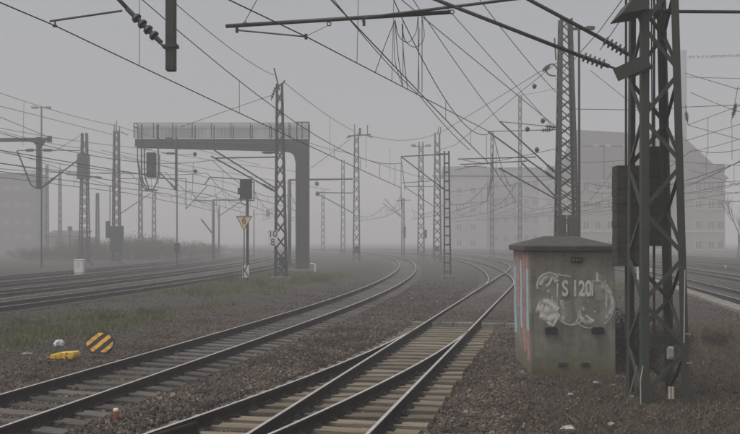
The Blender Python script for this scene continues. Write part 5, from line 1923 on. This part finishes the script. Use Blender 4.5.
# bare tree at the right edge, in front of the rose house
def bare_tree(x, y, h, label, seed):
    r = random.Random(seed)
    rt = thing("bare_tree", (x, y, 0), label, "tree")
    tr_, br_ = MB(), MB()
    def grow(mb, p, d, L, rad, lev):
        pts = [p]
        for i in range(4):
            d = (d + Vector((r.uniform(-.18, .18), r.uniform(-.18, .18), r.uniform(-.02, .12)))).normalized()
            pts.append(pts[-1] + d * L / 4)
        mb.tube(pts, rad, 5, r1=rad * .45)
        if lev:
            for k in range(5 if lev > 2 else 4):
                q = pts[r.choice((2, 3, 4))]
                nd = (d + Vector((r.uniform(-.9, .9), r.uniform(-.9, .9), r.uniform(-.1, .6)))).normalized()
                grow(br_, q, nd, L * r.uniform(.5, .75), rad * .5, lev - 1)
    grow(tr_, Vector((x, y, -.1)), Vector((0, 0, 1)), h * .45, h * .020, 4)
    part("trunk", tr_, M['bark'], rt)
    part("branches", br_, M['bark'], rt)
bare_tree(P(738, 0, 120).x, 120, 8.5, "bare tree at the right edge before the rose house", 5)
bare_tree(P(765, 0, 135).x, 135, 9.5, "bare tree mostly cut off by the right edge", 8)
# weeds round the mast foot and behind it: brambles
BR = [("leafless brown bramble behind the green mast's foot", 645, 20.5, .8, 1.05), ("brown bramble thicket right behind the cabin's corner", 624, 21.6, .6, 1.2),
      ("low bramble between the green mast and the trough", 672, 22.5, .7, .75), ("thin dry weed clump right of the green mast", 716, 24.0, .6, .45)]
for i, (lab, px, y, rx, h) in enumerate(BR):
    bush((px - CX) / F * y, y, rx, h, lab, 200 + i, "bramble", "bramble", "brambles round the green mast", dens=1.1,
         leafpal=[(0.050, 0.034, 0.026), (0.080, 0.055, 0.042), (0.060, 0.050, 0.036), (0.045, 0.040, 0.022)])
for i, (lab, px, y, rx, h) in enumerate([("green weed clump by the signal post's foot", 226, 56, .9, .75), ("grassy clump left of the mast with the kilometre board", 262, 52, .8, .5),
                                         ("small green clump between mast and bridge leg", 320, 58, .8, .55), ("green weeds right of the striped board", 150, 33, .7, .40),
                                         ("weeds in the grass behind the striped board", 108, 31, .7, .35), ("grassy weeds at the left edge behind the yellow case", 30, 29, .8, .38),
                                         ("low green clump at the middle of the grass strip", 200, 44, .9, .5)]):
    bush((px - CX) / F * y, y, rx, h, lab, 300 + i, "weed_clump", "weeds", "green weed clumps in the grass strip", dens=.9,
         leafpal=[(0.040, 0.050, 0.015), (0.058, 0.068, 0.022), (0.075, 0.075, 0.032), (0.06, 0.05, 0.03)])

# ------------------------------------------------------------------ overhead wires
def wire_tube(mb, pts, k=1.0, n=5):
    pts = [Vector(p) for p in pts]
    for i in range(len(pts) - 1):
        pass
    r0 = (.0065 + .00021 * max(8, pts[0].y)) * k
    r1 = (.0065 + .00021 * max(8, pts[-1].y)) * k
    mb.tube(pts, r0, n, r1=r1)

def overhead(line, sup, label, zc=6.2, zm=7.9, stag=None):
    rt = thing("overhead_line", (float(line.x(sup[1])), sup[1], 0), label, "overhead line", "overhead contact lines")
    con, mes, dro = MB(), MB(), MB()
    for k in range(len(sup) - 1):
        ya, yb = sup[k], sup[k + 1]
        sa, sb = (.3 if k % 2 else -.3), (-.3 if k % 2 else .3)
        if stag:
            sa, sb = stag[k], stag[k + 1]
        pa = Vector((float(line.x(ya)) + sa, ya, 0)); pb = Vector((float(line.x(yb)) + sb, yb, 0))
        n = 16
        C_, M_ = [], []
        for i in range(n + 1):
            t = i / n
            q = pa.lerp(pb, t)
            C_.append(q + Vector((0, 0, zc - .04 * 4 * t * (1 - t))))
            M_.append(q + Vector((0, 0, zm - (zm - zc - .45) * 4 * t * (1 - t))))
        wire_tube(con, C_, 1.15)
        wire_tube(mes, M_)
        L = (pb - pa).length
        nd = max(3, int(L / 7))
        for i in range(nd):
            t = (i + .5) / nd
            q = pa.lerp(pb, t)
            z0_ = zc - .04 * 4 * t * (1 - t)
            z1_ = zm - (zm - zc - .45) * 4 * t * (1 - t)
            wire_tube(dro, [q + Vector((0, 0, z0_)), q + Vector((0, 0, z1_))], .6, 4)
    part("contact_wire", con, M['wire'], rt)
    part("messenger_wire", mes, M['wire'], rt)
    part("droppers", dro, M['wire'], rt)
    return rt
overhead(LC, [-20, 15.6, 65, 110, 150, 190], "contact line over the single curved track, entering at the top left corner", stag=[0, -.05, .05, -.2, .2, 0])
overhead(LB, [-20, 16.5, 46, 88, 130, 170], "contact line over the main track, passing the cabin mast", stag=[0, -.1, .05, -.2, .2, 0])
# the siding's wire is drawn aside to the upper arm of the cabin mast
rt = thing("overhead_line", P(307, 37, 16.46), "contact wire over the foreground siding held by the long steady arm", "overhead line", "overhead contact lines")
mb = MB()
wire_tube(mb, [P(150, -38, 12.4), P(307, 37, 16.46)], 1.15)
wire_tube(mb, [P(307, 37, 16.46), P(488, 131, 46)], 1.15)
part("contact_wire", mb, M['wire'], rt)
mb = MB()
for f in (.12, .24, .36):
    p = P(307, 37, 16.46).lerp(P(488, 131, 46), f)
    wire_tube(mb, [p, p + Vector((.05, 0, 1.0 + 1.4 * (1 - f)))], .6, 4)
part("droppers", mb, M['wire'], rt)
overhead(LD, [52, 88, 128, 168], "contact line over the branch track beyond the points")
EL = ["contact line over the nearest left track, held by the kilometre board mast", "contact line over the second left track, under the bridge deck",
      "contact line over the third left track, by the hanging signal cage", "contact line over the farthest left track, by the bushes"]
for k, ln in enumerate(LE):
    overhead(ln, [26, 62.6 if k == 0 else 80 + (k - 1) * 4, 108 + 4 * k, 150, 195], EL[k], 6.2 + .25 * k, 7.9 + .35 * k)
for k in (0, 1, 2, 4):
    overhead(LF[k], [22, 55 + 5 * k, 100 + 4 * k, 145, 190], ["contact line over the nearest right-hand track", "contact line over the second right-hand track",
             "contact line over the third right-hand track", "", "contact line over the fifth right-hand track, before the rose house"][k], 6.2 + .2 * k, 7.9 + .2 * k)

def wire(pp, label, sag=0.0, k=1.0, name="feeder_wire", group="single wires of the yard", drops=()):
    """pp: list of (px, py, Y)"""
    mb = MB()
    for i in range(len(pp) - 1):
        a, b_ = P(*pp[i]), P(*pp[i + 1])
        n = 10 if sag else 2
        pts = []
        for j in range(n + 1):
            t = j / n
            q = a.lerp(b_, t)
            q.z -= sag * 4 * t * (1 - t)
            pts.append(q)
        wire_tube(mb, pts, k)
    for d0, d1 in drops:
        wire_tube(mb, [P(*d0), P(*d1)], .6, 4)
    return single(name, mb, M['wire'], label, "wire", group)
wire([(160, -10, 24), (274, 75, 62.6)], "feeder wire from the top edge down to the kilometre board mast's head", .25)
wire([(284, 82, 62.6), (354, 131, 108)], "feeder wire between the heads of the kilometre board mast and the crossbar mast", .25, drops=[((330, 115, 92), (330, 152, 92))])
wire([(180, 127, 62), (272, 95, 62.6)], "thin wire rising from behind the bridge railing to the mast head")
wire([(372, 136, 108), (436, 134, 110)], "slack wire hanging between the crossbar mast and the pointed mast", .6)
wire([(442, 132, 110), (546, 68, 45)], "wire climbing from the pointed mast to the cabin mast's spring arm")
wire([(440, 150, 108), (455, 145, 100), (560, 60, 45)], "second wire climbing to the cabin mast just below the first")
wire([(600, 50, 30), (648, -20, 16)], "upper of two wires rising steeply from the cabin mast to the green mast")
wire([(556, 80, 45), (600, 30, 28), (640, -25, 16)], "lower wire rising steeply from the cabin mast towards the green mast", drops=[])
wire([(678, 11.5, 16.3), (760, 12, 16.8)], "thick straight tube wire leaving the green mast to the right edge", 0, 3.0)
wire([(440, 0, 30), (560, 135, 60)], "thin wire falling from the top edge to the cabin mast's upper arm")
wire([(396, -5, 22), (560, 130, 46)], "wire crossing the sky above the centre down to the cabin mast")
wire([(0, 93, 60), (114, 125, 104), (260, 165, 150)], "upper wire from the left edge to the pronged mast", .2, drops=[((24, 101, 68), (23, 146, 68))])
wire([(0, 106, 55), (114, 135, 104)], "second wire from the left edge to the pronged mast")
wire([(0, 117, 48), (51, 138, 70)], "short wire from the left edge to the hanging frame's end")
wire([(0, 128, 70), (130, 147, 100), (300, 172, 150)], "third wire from the left edge passing behind the bridge", .15)
wire([(0, 131, 80), (80, 148, 100), (200, 172, 130)], "fourth wire from the left edge fading behind the bridge", .15)
wire([(55, 151, 70), (84, 133, 100)], "short wire between the hanging frame and the box mast's head")
wire([(101, 150, 100), (240, 186, 120)], "thin wire sloping down under the bridge deck")
wire([(0, 150, 70), (35, 160, 80), (110, 186, 110)], "low wire from the left edge sloping past the hanging post")
wire([(120, 152, 104), (200, 168, 120), (330, 190, 150)], "faint wire below the bridge deck running to the bridge leg")
wire([(310, 143, 80), (345, 152, 100), (440, 183, 110)], "wire from behind the bridge leg to the ladder mast's arms", .1, drops=[((390, 148, 106), (390, 178, 106)), ((366, 136, 108), (366, 168, 108))])
wire([(311, 168, 80), (350, 139, 108)], "thin wire rising from the bridge leg to the crossbar mast")
wire([(686, 58, 150), (760, 56, 146)], "high wire at the right edge with a row of birds on it", 0, .7)
wire([(686, 77, 60), (760, 79, 58)], "long level wire right of the green mast below the birds")
wire([(685, 73, 45), (738, 89, 42), (775, 78, 42)], "wire sloping right from the green mast to a hanging insulator")
wire([(576, 109, 45), (640, 110, 46), (685, 107, 47), (760, 104, 48)], "level wire crossing behind the green mast at shoulder height")
wire([(688, 125, 60), (760, 98, 60)], "wire rising to the right edge between two hanging insulators")
wire([(685, 141, 60), (760, 118, 60)], "lower wire rising to the right edge, parallel to the one above")
wire([(688, 125, 60), (760, 145, 60)], "wire falling to the right edge across the other two")
wire([(582, 146, 80), (640, 146, 80)], "level wire between the cabin mast and the weight stack")
wire([(586, 183, 80), (615, 188, 80), (760, 180, 90)], "low level wire in front of the rose house")
wire([(590, 70, 50), (640, 110, 48)], "thin wire falling from the cabin mast's lamp to the green mast")
wire([(690, 185, 90), (760, 152, 80)], "thin wire rising across the rose house's roof")
wire([(690, 170, 85), (760, 192, 90)], "thin wire falling across the rose house's windows")
EXTRA = [([(410, -5, 24), (500, 122, 46)], "steep wire from the top edge to the tip of the cabin mast's upper arm"),
         ([(480, 0, 26), (556, 92, 45)], "wire from the top edge to the cabin mast below its spring arm"),
         ([(330, -5, 20), (420, 96, 30), (470, 150, 44)], "wire crossing the jumper cables down to the long registration tubes"),
         ([(520, 95, 135), (556, 88, 120)], "faint wire from the tall pale mast to the cabin mast"),
         ([(450, 192, 120), (556, 178, 110)], "low faint wire before the pale house"),
         ([(450, 205, 125), (520, 196, 125), (600, 204, 125)], "lowest faint wire before the pale house and grey block"),
         ([(580, 162, 70), (640, 158, 70), (760, 166, 75)], "level wire low behind the green mast, crossing the rose house's roof"),
         ([(690, 92, 58), (760, 118, 56)], "wire falling across the upper right under the birds"),
         ([(690, 152, 70), (760, 132, 66)], "thin wire rising at the right above the rose house's roof"),
         ([(700, 198, 95), (760, 202, 95)], "level wire across the rose house's upper windows"),
         ([(582, 205, 95), (612, 203, 95)], "short low wire left of the weight stack"),
         ([(590, 200, 90), (612, 172, 80)], "slanting wire left of the weight stack")]
for pp_, lb_ in EXTRA:
    wire(pp_, lb_, .1)
wire([(455, 170, 60), (560, 148, 50)], "thin wire below the cabin mast's long arms")
for k, (a_, b2) in enumerate((((685.5, 107), (688, 125)), ((738, 97), (731, 123)))):
    p0, p1 = P(a_[0], a_[1], 44), P(b2[0], b2[1], 44)
    r = thing("hanging_insulator", p1, ["ribbed insulator hanging just right of the green mast", "ribbed insulator hanging near the right edge"][k], "insulator")
    mb = MB()
    insulator(mb, p0.lerp(p1, .25), p0.lerp(p1, .8), .10, 6, .04, 8)
    part("sheds", mb, M['insulator'], r)
    part("link_rod", MB().tube([p0 + Vector((0, 0, .5 if k else .1)), p1], .016, 5), M['wire'], r)
for px, y0_, y1_ in ((708, 118, 155), (732, 123, 160), (604, 145, 180)):
    wire([(px, y0_, 60), (px, y1_, 60)], {708: "vertical dropper wire crossing two wires right of the green mast", 732: "vertical dropper wire near the right edge", 604: "vertical dropper between the cabin mast and the weight stack"}[px], 0, .8, "dropper_wire", "single wires of the yard")

# birds perched on the high wire
mb = MB()
mb.lathe((-.13, 0, .06), (1, 0, .45), [(0, .012), (.05, .05), (.12, .075), (.2, .06), (.25, .03)], 8)
mb.lathe((.07, 0, .17), (1, 0, .1), [(0, .02), (.03, .045), (.07, .045), (.10, .02), (.135, .004)], 8)
mb.beam((-.13, 0, .06), (-.27, 0, .02), .05, .015)
mb.beam((0, .02, .09), (0, .02, -.02), .012, .012)
mb.beam((0, -.02, .09), (0, -.02, -.02), .012, .012)
BIRD = mb.mesh("bird", [M['dark']], True)
pxs = [690, 693.5, 698, 703, 707, 711.5, 714.5, 717, 720.5, 723, 725.5, 729, 733, 736.5, 739]
ORD = ["first", "second", "third", "fourth", "fifth", "sixth", "seventh", "eighth", "ninth", "tenth", "eleventh", "twelfth", "thirteenth", "fourteenth", "fifteenth"]
for i, px in enumerate(pxs):
    t = (px - 686) / 74
    p = P(px, 58 - 2 * t, 150 - 4 * t)
    o = link("bird", BIRD)
    o.location = p + Vector((0, 0, .05))
    o.scale = (1.5, 1.5, 1.5)
    o.rotation_euler = (0, 0, random.choice((0, math.pi)) + random.uniform(-.6, .6))
    tag(o, "%s bird from the left in the row on the high wire" % ORD[i], "bird", "birds on the high wire")

# ------------------------------------------------------------------ fog
mb = MB()
mb.box((0, 0, 24), (1400, 1400, 51))
hzm = bpy.data.materials.new("fog_air")
hzm.use_nodes = True
nt = hzm.node_tree
nt.nodes.clear()
pv = nt.nodes.new("ShaderNodeVolumePrincipled")
pv.inputs["Color"].default_value = (0.93, 0.925, 0.935, 1)
pv.inputs["Density"].default_value = 0.0040
pv.inputs["Anisotropy"].default_value = 0.0
ou = nt.nodes.new("ShaderNodeOutputMaterial")
nt.links.new(pv.outputs[0], ou.inputs["Volume"])
hz_o = link("haze", mb.mesh("haze", [hzm]))
hz_o["kind"] = "stuff"
